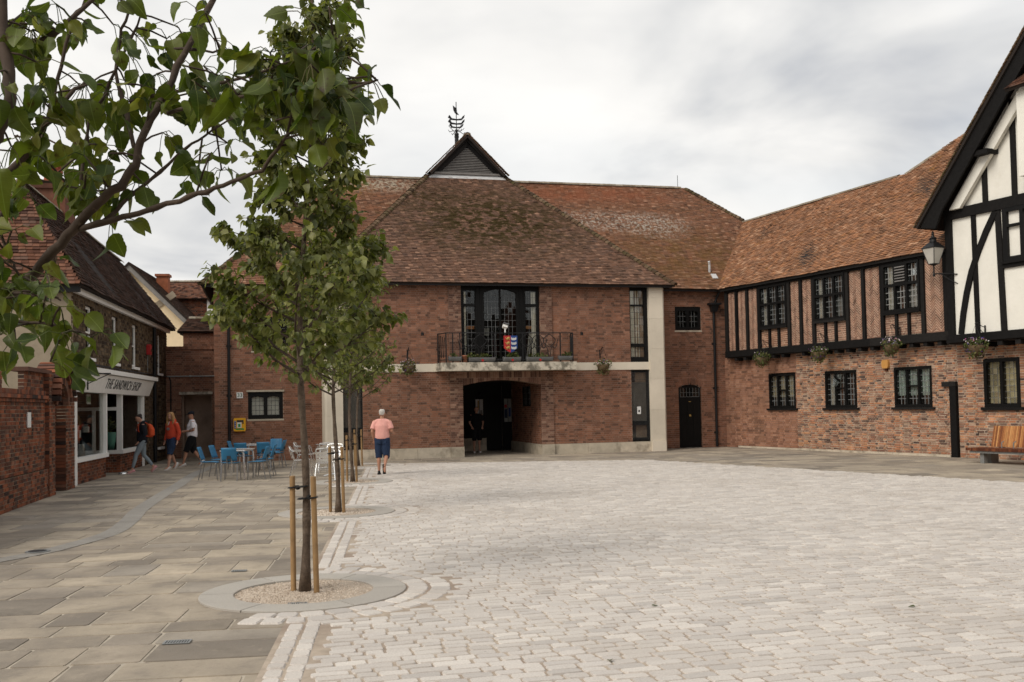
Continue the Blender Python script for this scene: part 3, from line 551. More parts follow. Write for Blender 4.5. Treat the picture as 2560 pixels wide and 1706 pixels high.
for i, p in enumerate(TREES): pit(i, *p)
drain((-1.97, 9.02), .17, .1, A1, 'small metal grating lying in the gravel at the foot of the nearest tree', 7)
# ------------------------------------------------------------------ the hall
HL, HR_ = (-.36, 34.75, 0), R(14); WH = frame_matrix(HL, HR_)
hall = thing('town_hall', 'large red brick hall with steep tiled roof, balcony and arched passage facing the square', 'building', HL, HR_)
ARCH = (-1.40, 1.40, 0, 2.46, .18); MAINW = (-1.42, 1.42, 3.24, 6.0)
brick_wall(hall, -4.84, -1.41, .36, 2.95, 'hall_brick', 'hall_mortar', W=WH, n_ind=120, jnt=.014); brick_wall(hall, 1.41, 4.80, .36, 2.95, 'hall_brick', 'hall_mortar', W=WH, n_ind=100, jnt=.014)
brick_wall(hall, -4.84, 4.80, 3.235, 6.2, 'hall_brick', 'hall_mortar', [(-1.42, 1.42, 3.2, 6.02)], W=WH, n_ind=0)
for s in (-1, 1):                                   # slightly proud piers beside the passage and the balcony window
    a, b = sorted((s*1.40, s*1.85)); brick_wall(hall, a, b, .36, 2.95, 'pier_brick', 'hall_mortar', W=WH, y=-.055, n_ind=20, reveal=.05, name='pier')
    brick_wall(hall, a+(.02 if s > 0 else 0), b-(.02 if s < 0 else 0), 3.235, 6.15, 'pier_brick', 'hall_mortar', W=WH, y=-.055, n_ind=0, reveal=.05, name='pier')
# soldier arch over the passage
V = []
for i in range(37):
    x0, x1 = -1.4+2.8*i/37, -1.4+2.8*(i+1)/37; zb = lambda x: 2.46+.18*(1-(x/1.4)**2)
    for za, zc in ((zb((x0+x1)/2), 2.72), (2.725, 2.945)):
        g = .004; y = -.05-random.uniform(0, .004); V.append([(x0+g, .05, za), (x1-g, .05, za), (x1-g, y, za), (x0+g, y, za), (x0+g, .05, zc-.006), (x1-g, .05, zc-.006), (x1-g, y, zc-.006), (x0+g, y, zc-.006)])
V = np.array(V); Qw = np.array([(3,2,6,7),(0,3,7,4),(2,1,5,6),(7,6,5,4),(0,1,2,3)])
ao = MB().prism([(-1.4+2.8*i/12, 2.47+.18*(1-((-1.4+2.8*i/12)/1.4)**2)) for i in range(13)]+[(1.4, 2.948), (-1.4, 2.948)], -.042, .5).build('passage_arch', 'hall_mortar', hall); recalc(ao)
pieces('arch_brick', 'arch_bricks', V, Qw, rng.random(len(V)), 'pier_brick', ao, 74, WH)
# plinth, string course, pilasters
for s, xs in ((-1, (-5.5, -4.2, -3.0, -1.855)), (1, (1.855, 3.1, 4.3, 5.5))):
    for a, b in zip(xs[:-1], xs[1:]): MB().box(a+.003, b-.003, -.05, .1, -.02, .355).build('plinth_stone', 'plinth', hall)
    a, b = sorted((s*1.39, s*1.85)); MB().box(a, b, -.1, .12, -.02, .358).build('plinth_stone', 'plinth', hall)
for a, b in ((-5.5, -4.0), (-4.0, -2.35), (2.6, 4.0), (4.0, 5.5)): MB().box(a+.002, b-.002, -.03, .1, 2.955, 3.23).build('string_course', 'stone', hall)
for s in (-1, 1):
    for k, (z0, z1) in enumerate(((-.02, .37), (.373, 1.5), (1.503, 2.6), (2.603, 3.7), (3.703, 4.8), (4.803, 5.55), (5.553, 6.1))):
        a, b = s*5.5, s*6.1
        mb = MB(); vs = [(s*5.5, -.12-.05*(k == 0)), (s*6.03, -.12-.05*(k == 0)), (s*6.1, -.05), (s*6.1, 1.6), (s*5.5, 1.6)]
        recalc(mb.add([(x, y, z) for z in (z0, z1) for x, y in vs], [tuple(range(5)), tuple(range(5, 10))]+[(i, (i+1) % 5, 5+(i+1) % 5, 5+i) for i in range(5)]).build('pilaster_stone', 'stone', hall))
# recessed side bays
brick_wall(hall, 6.1, 9.75, 0, 6.15, 'hall_brick', 'hall_mortar', [(7.27, 8.21, 0, 2.29, .15), (7.2, 8.26, 4.47, 5.40)], W=WH, y=1.5, n_ind=0)
brick_wall(hall, -9.7, -6.1, 0, 6.25, 'hall_brick', 'hall_mortar', [(-8.6, -7.43, 1.42, 2.38), (-8.45, -7.2, 3.75, 4.95)], W=WH, y=1.6, n_ind=50, bond='flemish')
brick_wall(hall, 0, 9.5, 0, 6.2, 'hall_brick', 'hall_mortar', W=WH, M4=Matrix.Translation((-9.7, 11.1, 0))@Matrix.Rotation(-math.pi/2, 4, 'Z'))
MB().box(-9.6, 14.8, 11.0, 11.1, 0, 6.2).box(-6.0, -5.0, .16, 1.5, 0, 6.2).box(5.0, 6.0, .16, 1.4, 0, 6.2).build('rear_wall', 'hall_mortar', hall)
MB().box(-8.65, -7.38, 1.54, 1.66, 2.385, 2.45).build('lintel', 'plinth', hall)
# passage
PD = 4.3
for x, rz in ((1.41, -math.pi/2), (-1.41, math.pi/2)):
    ops = [(.9, 1.5, 1.7, 2.5)] if x > 0 else ()
    m4 = Matrix.Translation((x, PD if rz < 0 else .1, 0))@Matrix.Rotation(rz, 4, 'Z')
    if x > 0: m4 = Matrix.Translation((x, PD, 0))@Matrix.Rotation(-math.pi/2, 4, 'Z')
    brick_wall(hall, 0, PD-.12, .36, 2.75, 'hall_brick', 'hall_mortar', [(1.6, 2.9, 1.7, 2.48)] if x > 0 else (), W=WH, M4=m4, name='passage_wall')
    MB().box(min(x, x+math.copysign(.06, -x)), max(x, x+math.copysign(.06, -x)), .12, PD, -.02, .358).build('plinth_stone', 'plinth', hall)
o = window(hall, 1.6, 2.9, 1.7, 2.48, .02, [(1.66, 2.22, 1.76, 2.42, 3, 3), (2.28, 2.84, 1.76, 2.42, 3, 3)], M4=Matrix.Translation((1.41, PD, 0))@Matrix.Rotation(-math.pi/2, 4, 'Z'))
MB().box(-1.4, .36, PD, PD+.08, 0, 2.75).build('passage_shade_screen', 'blackpaint', hall); MB().box(1.02, 1.4, PD, PD+.08, 0, 2.75).build('passage_shade_screen', 'blackpaint', hall)  # black screen added instead of a brick back wall: painted shade for the passage
for x in (-1.2, -.85, -.5): MB().box(x, x+.28, PD-.015, PD, .6, 2.5).build('shade_screen_panel', 'blackpaint', hall)  # panels of the added black screen, same painted shade
MB().box(-1.4, .35, PD-.06, PD, 0, .5).build('plinth_stone', 'plinth', hall)
MB().box(-1.4, 1.4, .1, PD, 2.66, 2.74).box(-4.8, -1.42, .2, .3, 0, 6).box(1.42, 4.8, .2, .3, 0, 6).box(-1.4, 1.4, .2, 5, 3.0, 3.1).build('passage_ceiling', 'deck', hall)
MB().box(.36, 1.02, PD+.1, PD+.16, 0, 2.75).build('passage_door', 'blackpaint', hall)
def board(x0, x1, z0, z1, y, cols, label):
    t = thing('notice_board', label, 'notice board', WH@Vector((x0, y, z0)), HR_); w, h = x1-x0, z1-z0
    MB().box(0, w, 0, .05, 0, h).build('frame', 'blackpaint', t)
    for i, (a, b, c, d, m) in enumerate(cols): MB().box(a*w, b*w, -.006-.001*i, -.002, c*h, d*h).build('poster', m, t)
    MB().lathe([(.03, 0), (.05, .1), (.03, .13)], (w*.5, -.08, h+.06), 8).bar((w*.5, 0, h+.12), (w*.5, -.08, h+.2), .02, .02).build('lamp', 'iron', t)
board(-.09, .25, 1.12, 2.06, PD-.06, [(.08, .48, .06, .95, 'paper'), (.3, .46, .5, .9, 'gold'), (.54, .94, .06, .95, 'silver'), (.6, .85, .2, .5, 'greytimber')], 'notice board with pale posters on the left of the dark passage')
board(1.06, 1.39, 1.06, 2.07, PD-.06, [(.06, .48, .05, .95, 'greypipe'), (.54, .95, .05, .95, 'galv'), (.1, .4, .6, .72, 'red'), (.1, .44, .2, .55, 'denim'), (.6, .85, .25, .6, 'blue')], 'notice board with darker posters on the right of the passage door')
# balcony window: doors in the middle, narrow casements at the sides
L = []
for s in (-1, 1): L.append((*sorted((s*.58, s*.03)), 3.42, 5.83, 4, 11, .0))
for a, b in ((-1.29, -.9), (.92, 1.32)): L += [(a, b, 3.42, 5.22, 3, 8), (a, b, 5.32, 5.78, 3, 2)]
bw = window(hall, -1.42, 1.42, 3.24, 6.02, .06, L, came='lead', depth=.1, back=2.2, tilt=.003, cw=.009)
mb = MB()
for i in range(10):
    p, q = -.6+1.2*i/10, -.6+1.2*(i+1)/10; f = lambda x: 5.84-.16*(x/.6)**2; mb.prism([(p, f(p)), (q, f(q)), (q, 5.86), (p, f(p)+.2 if f(p)+.2 < 5.86 else 5.86)], .05, .14)
recalc(mb.build('arched_head', 'blackpaint', bw))
mb = MB()
for x in (-.85, -.7, .72, .87): mb.box(x-.018, x+.018, .035, .06, 3.3, 5.95)
mb.build('moulding', 'blackpaint', bw)
curtain(bw, -1.3, -1.2, 3.45, 5.75, .2, folds=2); curtain(bw, 1.16, 1.32, 3.45, 5.75, .2, folds=3, sweep=.0); curtain(bw, 1.1, 1.22, 3.45, 4.3, .34, folds=2, sweep=-.1)
MB().box(-1.3, -.9, .25, .3, 4.45, 4.56).box(.92, 1.32, .25, .3, 4.45, 4.56).build('handrail', 'wood_bench', bw)
MB().box(-.3, .05, 2.1, 2.12, 4.35, 4.62).build('inner_window', 'paper', bw)
# tall slit windows
for s in (-1, 1):
    a, b = sorted((s*4.80, s*5.5)); 
    a0, b0 = a+.04, b-.04
    sl = window(hall, a, b, 3.24, 5.92, .05, [(a0, b0-.1, 3.42, 3.78, 3, 2), (a0, b0-.1, 3.9, 5.26, 3, 6), (a0, b0-.1, 5.32, 5.82, 3, 2)], came='leaddark', depth=.08, back=.8)
    curtain(sl, a0-.02, a0+.38, 3.3, 5.85, .165, folds=4); curtain(sl, b0-.2, b0-.11, 3.3, 5.85, .18, folds=1)
    MB().box(a0, b0-.1, .28, .32, 4.42, 4.52).build('handrail', 'wood_bench', sl)
    lo = window(hall, a, b, .37, 2.93, .05, [(a0-.02, b0-.06, .5, .95, 1, 1), (a0-.02, b0-.06, 1.1, 2.86, 1, 1)], came='leaddark', depth=.08, back=.5)
    mb = MB()
    for i in range(14): x = a0+(b0-a0)*i/13; mb.box(x-.004, x+.004, .02, .028, .42, 2.88)
    for z in (2.45, 2.6): mb.box(a0, b0, .029, .035, z-.004, z+.004)
    mb.build('grille', 'leaddark', lo)
    if s > 0: MB().box(5.0, 5.14, -.004, .0, 1.35, 1.62).box(5.04, 5.1, -.006, -.004, 1.42, 1.5, mi=1).build('paper_notice', ['paper', 'ink'], lo)
    MB().box(a0-.02, b0-.05, .1, .12, 1.1, 2.5).build('inner_blind', 'greytimber', lo)
# small leaded windows of the side bays
def casement(x0, x1, z0, z1, y, blind=None, came='lead', nx=3, nz=4, name='window', sill=(.03, .06, .05, 'plinth')):
    m = (x0+x1)/2; t = .11*(x1-x0)
    w_ = window(hall, x0, x1, z0, z1, y+.03, [(x0+t, m-t/2, z0+t*1.1, z1-t*1.1, nx, nz, .05), (m+t/2, x1-t, z0+t*1.1, z1-t*1.1, nx, nz, .05)], came=came, sill=sill, name=name, back=.4, proud=.02)
    if blind: MB().box(x0+.06, x1-.06, y+.14, y+.145, z0+.06, z1-.06).build('blind', blind, w_)
    return w_
casement(7.2, 8.26, 4.49, 5.38, 1.5, came='lead', nz=3); casement(-8.6, -7.43, 1.45, 2.37, 1.6, 'blind_grey', 'leaddark'); casement(-8.45, -7.2, 3.8, 4.93, 1.6, None)
# black door with arched light over it
d = MB(); d.prism([(7.29, .02), (8.19, .02), (8.19, 2.28)]+[(8.19-.9*i/8, 2.28+.14*math.sin(math.pi*i/8)**.8) for i in range(1, 8)]+[(7.29, 2.28)], 1.56, 1.62); door = recalc(d.build('door', 'blackpaint', hall))
for i in range(3):
    for z0, z1 in ((.35, .85), (.95, 1.25), (1.3, 1.72)): MB().box(7.4+i*.24, 7.58+i*.24, 1.545, 1.56, z0, z1).build('door_panel', 'blackpaint', door)
for i in range(6): MB().box(7.36+i*.129, 7.36+i*.129+.12, 1.552, 1.56, 1.95, 2.28).build('pane', 'glass', door)
mb = MB()
for i in range(7): mb.box(7.352+i*.129, 7.364+i*.129, 1.54, 1.55, 1.95, 2.29)
mb.box(7.35, 8.13, 1.54, 1.55, 2.1, 2.112).box(7.35, 8.13, 1.54, 1.551, 1.94, 1.955).build('glazing_bars', 'lead', door)
MB().box(7.7, 7.78, 1.535, 1.56, 1.75, 1.775).box(7.71, 7.78, 1.535, 1.56, 1.2, 1.27).build('letter_plate', 'gold', door)
V = []
for i in range(19):
    a = R(90+(i-9)*5.6); c = (7.74, 1.55); r0, r1 = .9, 1.12
    x, z = c[0]+math.cos(a)*.0, 0
    xa = 7.74+.52*(i-9)/9; za = 2.30+.15*(1-((i-9)/9.)**2); dx = .055*(i-9)/9
    V.append([(xa-.024, 1.53, za), (xa+.024, 1.53, za), (xa+.024, 1.488, za), (xa-.024, 1.488, za), (xa-.026+dx, 1.53, za+.2), (xa+.026+dx, 1.53, za+.2), (xa+.026+dx, 1.488, za+.2), (xa-.026+dx, 1.488, za+.2)])
pieces('arch_brick', 'arch_bricks', np.array(V), Qw, rng.random(19), 'hall_brick', hall, 19, WH)
# rainwater pipes
def downpipe(parent, x, y, z0, z1, r=.05, head=False, swan=None):
    mb = MB().tube([(x, y-.07, z0), (x, y-.07, z1)], r, 10)
    for z in np.arange(z0+.5, z1, 1.7): mb.lathe([(r+.015, 0), (r+.015, .08)], (x, y-.07, z), 10); mb.box(x-r-.04, x+r+.04, y-.03, y, z, z+.07)
    if head: mb.add([(x-.1,y-.18,z1),(x+.1,y-.18,z1),(x+.1,y,z1),(x-.1,y,z1),(x-.17,y-.24,z1+.26),(x+.17,y-.24,z1+.26),(x+.17,y,z1+.26),(x-.17,y,z1+.26)], [(0,3,2,1),(4,5,6,7),(0,1,5,4),(1,2,6,5),(2,3,7,6),(3,0,4,7)]); mb.box(x-.24, x+.24, y-.29, y, z1+.26, z1+.33)
    if swan: mb.tube([(x, y-.1, z1+.2), (x+.1, y-.1, z1+.5), (x+.18, y-.25, z1+.75)], .045, 8)
    return mb.build('downpipe', 'iron', parent)
downpipe(hall, 8.78, 1.5, .03, 5.2, head=True, swan=True); downpipe(hall, -9.22, 1.6, .03, 6.0)
for x in (-2.79, 2.92): MB().lathe([(.05, 0), (.05, .09), (.02, .11)], (x, -.14, 4.2), 8).bar((x, 0, 4.3), (x, -.14, 4.3), .03, .03).build('spot_lamp', 'iron', hall)
# roof
HZ = 6.0; fs = 5.1/5.85; sp = 1.041; ms = .936
zf = lambda t: HZ+(t+.35)*fs; zs = lambda x: HZ+(6.45-abs(x))*sp; zm = lambda t: 6.05+(t-1.15)*ms
gx = 6.45-(zf(5.5)-HZ)/sp
tile_roof(hall, [(-6.45, -.35, HZ), (6.45, -.35, HZ), (gx, 5.5, zf(5.5)), (-gx, 5.5, zf(5.5))], 'tile_hall', WH, 200, sag=.006, lift=.014)
for s in (-1, 1):
    P = [(s*6.45, 1.1, HZ), (s*6.45, -.35, HZ), (s*gx, 5.5, zf(5.5)), (s*gx, 5.15, zs(gx)), (0, 5.15, zs(0)), (0, 7.9, zs(0)), (s*1.5, 6.6, zs(1.5))]
    tile_roof(hall, P if s < 0 else P[::-1][-2:]+P[::-1][:-2], 'tile_hall', WH, 0)
tile_roof(hall, [(6.4, 1.15, 6.05), (9.35, 1.15, 6.05), (11.85, 4.75, zm(4.75)), (9.98, 6.62, zm(6.62)), (1.45, 6.62, zm(6.62))], 'tile_main', WH, 50, sag=.008)
tile_roof(hall, [(-10.1, 1.15, 6.05), (-6.4, 1.15, 6.05), (-1.45, 6.62, zm(6.62)), (-4.95, 6.62, zm(6.62))], 'tile_main', WH, 50, sag=.006)
tile_roof(hall, [(-10.1, 12.05, 6.05), (-10.1, 1.15, 6.05), (-4.95, 6.62, zm(6.62))], 'tile_main', WH, 0)
tile_roof(hall, [(15.2, 12.05, 6.05), (-10.1, 12.05, 6.05), (-4.95, 6.62, zm(6.62)), (9.98, 6.62, zm(6.62))], 'tile_main', WH, 0, tiles=False)
tile_roof(hall, [(15.2, 1.15, 6.05), (15.2, 12.05, 6.05), (9.98, 6.62, zm(6.62))], 'tile_main', WH, 0, tiles=False)
for s in (-1, 1): ridge_tiles(hall, (s*6.45, -.35, HZ+.02), (s*gx, 5.5, zf(5.5)+.03), WH, n_ind=60)
ridge_tiles(hall, (-4.95, 6.62, zm(6.62)+.03), (-1.4, 6.62, zm(6.62)+.03), WH, .3, .12, 'ridge_tile'); ridge_tiles(hall, (1.4, 6.62, zm(6.62)+.03), (9.98, 6.62, zm(6.62)+.03), WH, .3, .12, 'ridge_tile')
ridge_tiles(hall, (-10.1, 1.15, 6.07), (-4.95, 6.62, zm(6.62)+.03), WH); ridge_tiles(hall, (11.85, 4.75, zm(4.75)+.03), (9.98, 6.62, zm(6.62)+.03), WH)
ridge_tiles(hall, (0, 5.15, zs(0)+.03), (0, 7.9, zs(0)+.03), WH, .3, .12, 'ridge_tile')
zb0 = zf(5.5); za = zs(0)-.06
g = MB().prism([(-gx+.02, zb0+.02), (gx-.02, zb0+.02), (0, za)], 5.42, 5.5).build('gablet', 'blackpaint', hall)
for i in range(15):
    z = zb0+.12+i*(za-zb0-.55)/15; h = gx*(1-(z-zb0)/(za-zb0))-.26
    if h > .05: MB().obox((0, 5.37, z), (2*h, .075, .018), (R(38), 0, 0)).build('louvre', 'greytimber', g)
for s in (-1, 1):
    MB().prism([(s*(gx+.1), zb0-.02), (s*(gx-.16), zb0-.02), (0, za-.2), (0, za+.05)], 5.28, 5.36).build('bargeboard', 'black', g)
    recalc(MB().prism([(s*(gx-.2), zb0+.04), (s*(gx-.42), zb0+.04), (0, za-.42), (0, za-.22)], 5.33, 5.40).build('bargeboard', 'black', g))
    verge(g, (s*(gx+.14), 0, zb0-.03), (0, 0, zs(0)+.03), 5.13, 5.3, 24, WH, 24)
MB().box(-gx+.1, gx-.1, 5.3, 5.42, zb0+.0, zb0+.07).build('gablet_sill', 'greytimber', g)
MB().add([(-gx-.05, 5.25, zf(5.25)+.035), (gx+.05, 5.25, zf(5.25)+.035), (gx+.05, 5.42, zb0+.04), (-gx-.05, 5.42, zb0+.04)], [(0, 1, 2, 3)]).build('flashing', 'flash', g)
MB().box(-6.35, 6.35, -.3, -.22, HZ-.09, HZ-.01).build('gutter', 'iron', hall); MB().box(6.3, 9.3, 1.2, 1.28, 5.96, 6.04).box(-10.0, -6.3, 1.2, 1.28, 5.96, 6.04).build('gutter', 'iron', hall)
MB().box(-6.35, 6.35, -.25, .16, HZ-.02, HZ+.03).build('soffit', 'deck', hall)
for p in ((-4.85, 6.62, zm(6.62)), (9.7, 6.62, zm(6.62))): MB().tube([p, (p[0], p[1], p[2]+.55)], .012, 6).build('lightning_rod', 'iron', hall)
# weathervane
vx, vy = -.16, 6.62; mb = MB().lathe([(.085, 12.5), (.085, 12.95), (.1, 12.96), (.1, 13.0), (.05, 13.02)], (vx, vy, 0), 12); mb.ball((vx, vy, 13.08), .1); mb.ball((vx, vy, 13.24), .07); mb.tube([(vx, vy, 13.0), (vx, vy, 14.45)], .018, 6)
va = hall_vane = mb.build('weathervane', 'iron', hall)
for k, (z, sc) in enumerate(((13.42, .85), (13.58, 1), (13.76, 1))):
    P = [(-.36, .02), (-.3, .13), (-.24, .07), (-.2, .0), (0, -.03), (.2, .0), (.27, .1), (.36, .16), (.33, .04), (.22, -.07), (0, -.09), (-.2, -.08), (-.3, -.1), (-.27, -.03)]
    recalc(MB().prism([(vx+x*sc, z+q*sc) for x, q in P], vy-.015, vy+.015).build('lion_ship', 'iron', va))
mb = MB()
for a in (20, 110, 200, 290):
    c, s = math.cos(R(a)), math.sin(R(a)); mb.tube([(vx, vy, 13.24), (vx+.2*c, vy+.2*s, 13.2), (vx+.33*c, vy+.33*s, 13.14), (vx+.4*c, vy+.4*s, 13.22)], .014, 5); mb.tube([(vx+.15*c, vy+.15*s, 13.22), (vx+.3*c, vy+.3*s, 13.32), (vx+.38*c, vy+.38*s, 13.4)], .011, 5)
mb.build('scroll_arms', 'iron', va)
recalc(MB().prism([(vx-.12, 14.1), (vx-.06, 13.98), (vx+.02, 13.92), (vx+.12, 13.9), (vx+.03, 14.02), (vx+.02, 14.2), (vx-.05, 14.22), (vx-.14, 14.3)], vy-.012, vy+.012).build('vane_flag', 'iron', va))
# white vent pipe on the tiles by the valley
MB().tube([(8.9, 1.95, zm(1.95)), (8.88, 1.9, zm(1.95)+.3), (8.84, 1.86, zm(1.95)+.42)], .05, 8).obox((8.98, 1.7, zm(1.7)+.05), (.22, .3, .03), (R(42), 0, 0)).build('vent_pipe', 'flash', hall)
# ------------------------------------------------------------------ balcony
P = [(-2.37, 0), (-2.22, -.8), (2.5, -.8), (2.62, 0)]
bal = recalc(MB().add([(x, y, z) for z in (2.955, 3.235) for x, y in P], [(0,1,2,3), (4,5,6,7), (0,1,5,4), (1,2,6,5), (2,3,7,6), (3,0,4,7)]).build('balcony', 'concrete', hall))
rl = [(-2.25, -.05), (-2.08, -.68), (2.4, -.68), (2.52, -.05)]
mb = MB()
for a, b in zip(rl[:-1], rl[1:]): mb.bar((*a, 4.24), (*b, 4.24), .045, .03); mb.bar((*a, 3.33), (*b, 3.33), .03, .02)
rail = mb.build('balcony_railing', 'iron', bal)
for p in (rl[0], rl[1], (-1.85, -.68), (-1.6, -.68), (1.95, -.68), rl[2], rl[3], (.6, -.68), (-.4, -.68)): MB().bar((*p, 3.235), (*p, 4.24), .035, .035).build('post', 'iron', rail)
def scroll(pts): MB().tube(pts, .014, 5).build('scroll', 'iron', rail)
for x0 in (-1.35, -.9, .75, 1.15, 1.55):
    for f in (1, -1):
        scroll([(x0+f*(.02+.3*t), -.68, 3.4+.55*t**.6+.12*math.sin(t*7)) for t in np.linspace(0, 1, 9)]); scroll([(x0+f*.22*math.sin(t*3.1), -.68, 4.2-.45*t) for t in np.linspace(0, 1, 7)])
for q0, q1 in ((rl[0], rl[1]), (rl[2], rl[3])):
    for k in range(3):
        scroll([(q0[0]+(q1[0]-q0[0])*(.15+.25*k+.2*t), q0[1]+(q1[1]-q0[1])*(.15+.25*k+.2*t), 3.35+.8*t+.06*math.sin(t*9+k)) for t in np.linspace(0, 1, 9)])
hw = lambda x, y, z: WH@Vector((x, y, z))
def leaves_blob(parent, c, r, n, size, mat, name='foliage', drop=0., flat=1.):
    P = rng.normal(size=(n, 3)); P /= np.linalg.norm(P, axis=1)[:, None]; P *= (rng.random((n, 1))**.4)*np.array(r); P[:, 2] *= flat; P += np.array(c)
    d = rng.normal(size=(n, 3)); d[:, 2] -= drop; V = leaf_array(P, d, size*rng.uniform(.6, 1.3, n), LT3[0])
    return pieces('leaf', name, V, LT3[1], rng.random(n), mat, parent, 0)
def leaf_template(nu, nw, serr=0.):
    g = []; luv = []
    for i in range(nu):
        u = i/(nu-1); h = .36*(math.sin(math.pi*min(1, u**.62))**.85 if 0 < u < 1 else .02)
        for j in range(nw):
            q = -1+2*j/(nw-1); e = serr*((i % 2)*2-1)*(abs(q) == 1)*.004
            g.append((u, q*h*(1+e*8), abs(q)*h*.32-.2*u*u)); luv.append((u, q*h, 0))
    Q = np.array([(i*nw+j, i*nw+j+1, (i+1)*nw+j+1, (i+1)*nw+j) for i in range(nu-1) for j in range(nw-1)])
    return np.array(g), Q, np.array(luv)
LT3, LT5, LT9 = leaf_template(3, 3), leaf_template(5, 3), leaf_template(15, 7, 1.)
def leaf_array(P, D, size, tmpl, up=None, curl=0.):
    D = D/np.linalg.norm(D, axis=1)[:, None]; U = rng.normal(size=D.shape)*.6+np.array((0, 0, 1.)) if up is None else up
    S = np.cross(D, U); S /= np.linalg.norm(S, axis=1)[:, None]+1e-9; Nn = np.cross(S, D); s = size[:, None, None]
    t = np.repeat(tmpl[None], len(P), 0)
    if curl:
        k = rng.normal(0, curl, (len(P), 1)); k2 = rng.normal(0, curl, (len(P), 1)); t = t.copy()
        t[..., 2] += k*t[..., 0]**2+k2*t[..., 1]*t[..., 0]*2+rng.normal(0, .05, (len(P), 1))*np.sin(t[..., 0]*9+rng.random((len(P), 1))*6)*np.abs(t[..., 1])*4
    return P[:, None]+s*(t[..., 0:1]*D[:, None]+t[..., 1:2]*S[:, None]+t[..., 2:3]*Nn[:, None])
def planter(x0, x1, z, y, label, plants=1, crest=True):
    t = thing('planter', label, 'planter', hw((x0+x1)/2, y, z), HR_, 'planters along the balcony'); w = (x1-x0)/2; n = 9
    vs = []
    for x in (-w, -w+.03, 0, w-.03, w):
        for k in range(n):
            a = math.pi*k/(n-1); r = .11 if abs(x) < w-.01 else .1; vs.append((x, -r*math.cos(a), .16-r*1.35*math.sin(a)+(.02 if abs(x) == w else 0)))
    fs = [(i*n+k, i*n+k+1, (i+1)*n+k+1, (i+1)*n+k) for i in range(4) for k in range(n-1)]+[tuple(range(n)), tuple(4*n+k for k in range(n))]
    recalc(MB().add(vs, fs).build('trough', 'zinc', t)); MB().box(-w+.01, w-.01, -.095, .095, .12, .145).build('soil', 'coir', t)
    if crest: MB().obox((0, -.115, .06), (.07, .02, .07), (R(20), R(45), 0)).build('crest', 'red', t)
    for k in range(plants): leaves_blob(t, (random.uniform(-w*.8, w*.8), 0, .2), (w*.45, .09, .1), 90, .07, 'foliage')
planter(-2.0, -1.55, 3.27, -.66, 'short grey trough planter at the left end of the balcony', 1, False)
planter(-1.31, -.39, 3.24, -.70, 'long grey trough planter with lush green plants left of the shield', 4)
planter(-.12, .5, 3.24, -.74, 'grey trough planter directly below the painted shield', 2)
planter(.71, 1.66, 3.24, -.70, 'long grey trough planter right of the painted shield', 2)
planter(1.88, 2.38, 3.27, -.66, 'short grey trough planter at the right end of the balcony', 2, False)
t = thing('flower_pot', 'small terracotta pot between two grey troughs on the balcony', 'flower pot', hw(-1.42, -.62, 3.24), HR_); MB().lathe([(.07, 0), (.1, .2), (.11, .2), (.11, .24), (.09, .24), (.088, .2)], n=14).build('pot', 'terracotta', t, smooth=True); MB().lathe([(.088, .19), (.02, .2)], n=12).build('soil', 'coir', t)
# painted shield with three lions and three hulls
t = thing('coat_of_arms', 'red and blue shield with gold lions and silver hulls on the railing', 'shield', hw(.155, -.74, 3.56), HR_); W2, HH = .235, .58
half = lambda s: [(0, 0), (s*.1, .045), (s*W2, .15), (s*W2*1.02, HH), (0, HH)]
recalc(MB().prism(half(-1), -.02, .02).build('red_field', 'red', t)); recalc(MB().prism(half(1), -.02, .02).build('blue_field', 'blue', t))
for k in range(3):
    z = .13+k*.155
    mb = MB().ball((-.075, -.026, z+.055), (.05, .02, .045)); mb.ball((-.12, -.026, z+.03), (.045, .018, .03)); mb.bar((-.15, -.026, z+.03), (-.19, -.026, z+.075), .018, .018); mb.bar((-.1, -.026, z+.01), (-.14, -.026, z-.02), .018, .018); mb.bar((-.06, -.026, z+.02), (-.03, -.026, z-.02), .018, .018); mb.build('lion', 'gold', t, smooth=True)
    recalc(MB().prism([(.01, z+.03), (.04, z-.015), (.15, z-.02), (.2, z+.01), (.195, z+.09), (.15, z+.06), (.05, z+.06), (.02, z+.09)], -.032, -.02).build('hull', 'silver', t))
t = thing('flood_light', 'small pale floodlight on a short post on the balcony rail', 'lamp', hw(.0, -.62, 4.24), HR_); MB().tube([(0, 0, 0), (0, 0, .16)], .025, 8).build('post', 'white', t); MB().obox((0, 0, .23), (.16, .12, .12), (R(-30), R(15), 0)).build('housing', 'white', t); MB().obox((.02, -.02, .3), (.2, .18, .02), (R(-20), R(15), 0)).build('hood', 'zinc', t)
# hanging baskets
def basket(loc, rz, label, n=260, purple=True, flowers=60, seedr=.26):
    t = thing('hanging_basket', label, 'hanging basket', loc, rz, 'hanging baskets along the facades')
    MB().lathe([(.03, -.3), (.12, -.26), (.2, -.14), (.23, 0)], (0, -.36, 0), 14).build('basket', 'coir', t, smooth=True)
    mb = MB().tube([(0, 0, .5), (0, -.12, .52), (0, -.3, .62), (0, -.4, .58)], .012, 6); mb.tube([(0, 0, .3), (0, -.16, .4), (0, -.3, .6)], .009, 5)
    for a in (0, 120, 240): mb.tube([(0, -.38, .56), (.22*math.cos(R(a)), -.36+.22*math.sin(R(a)), 0)], .005, 4)
    mb.box(-.02, .02, -.015, 0, .25, .55); mb.build('bracket', 'iron', t)
    leaves_blob(t, (0, -.36, .03), (.34, .3, .2), n, .075, 'foliage', drop=.4); leaves_blob(t, (0, -.4, -.16), (.26, .22, .2), n//2, .075, 'foliage', drop=1.2)
    leaves_blob(t, (0, -.4, .1), (.32, .28, .15), flowers, .05, 'petal', 'flowers')
    if purple: leaves_blob(t, (0, -.44, -.14), (.28, .22, .08), 40, .05, 'petal_purple', 'purple_flowers')
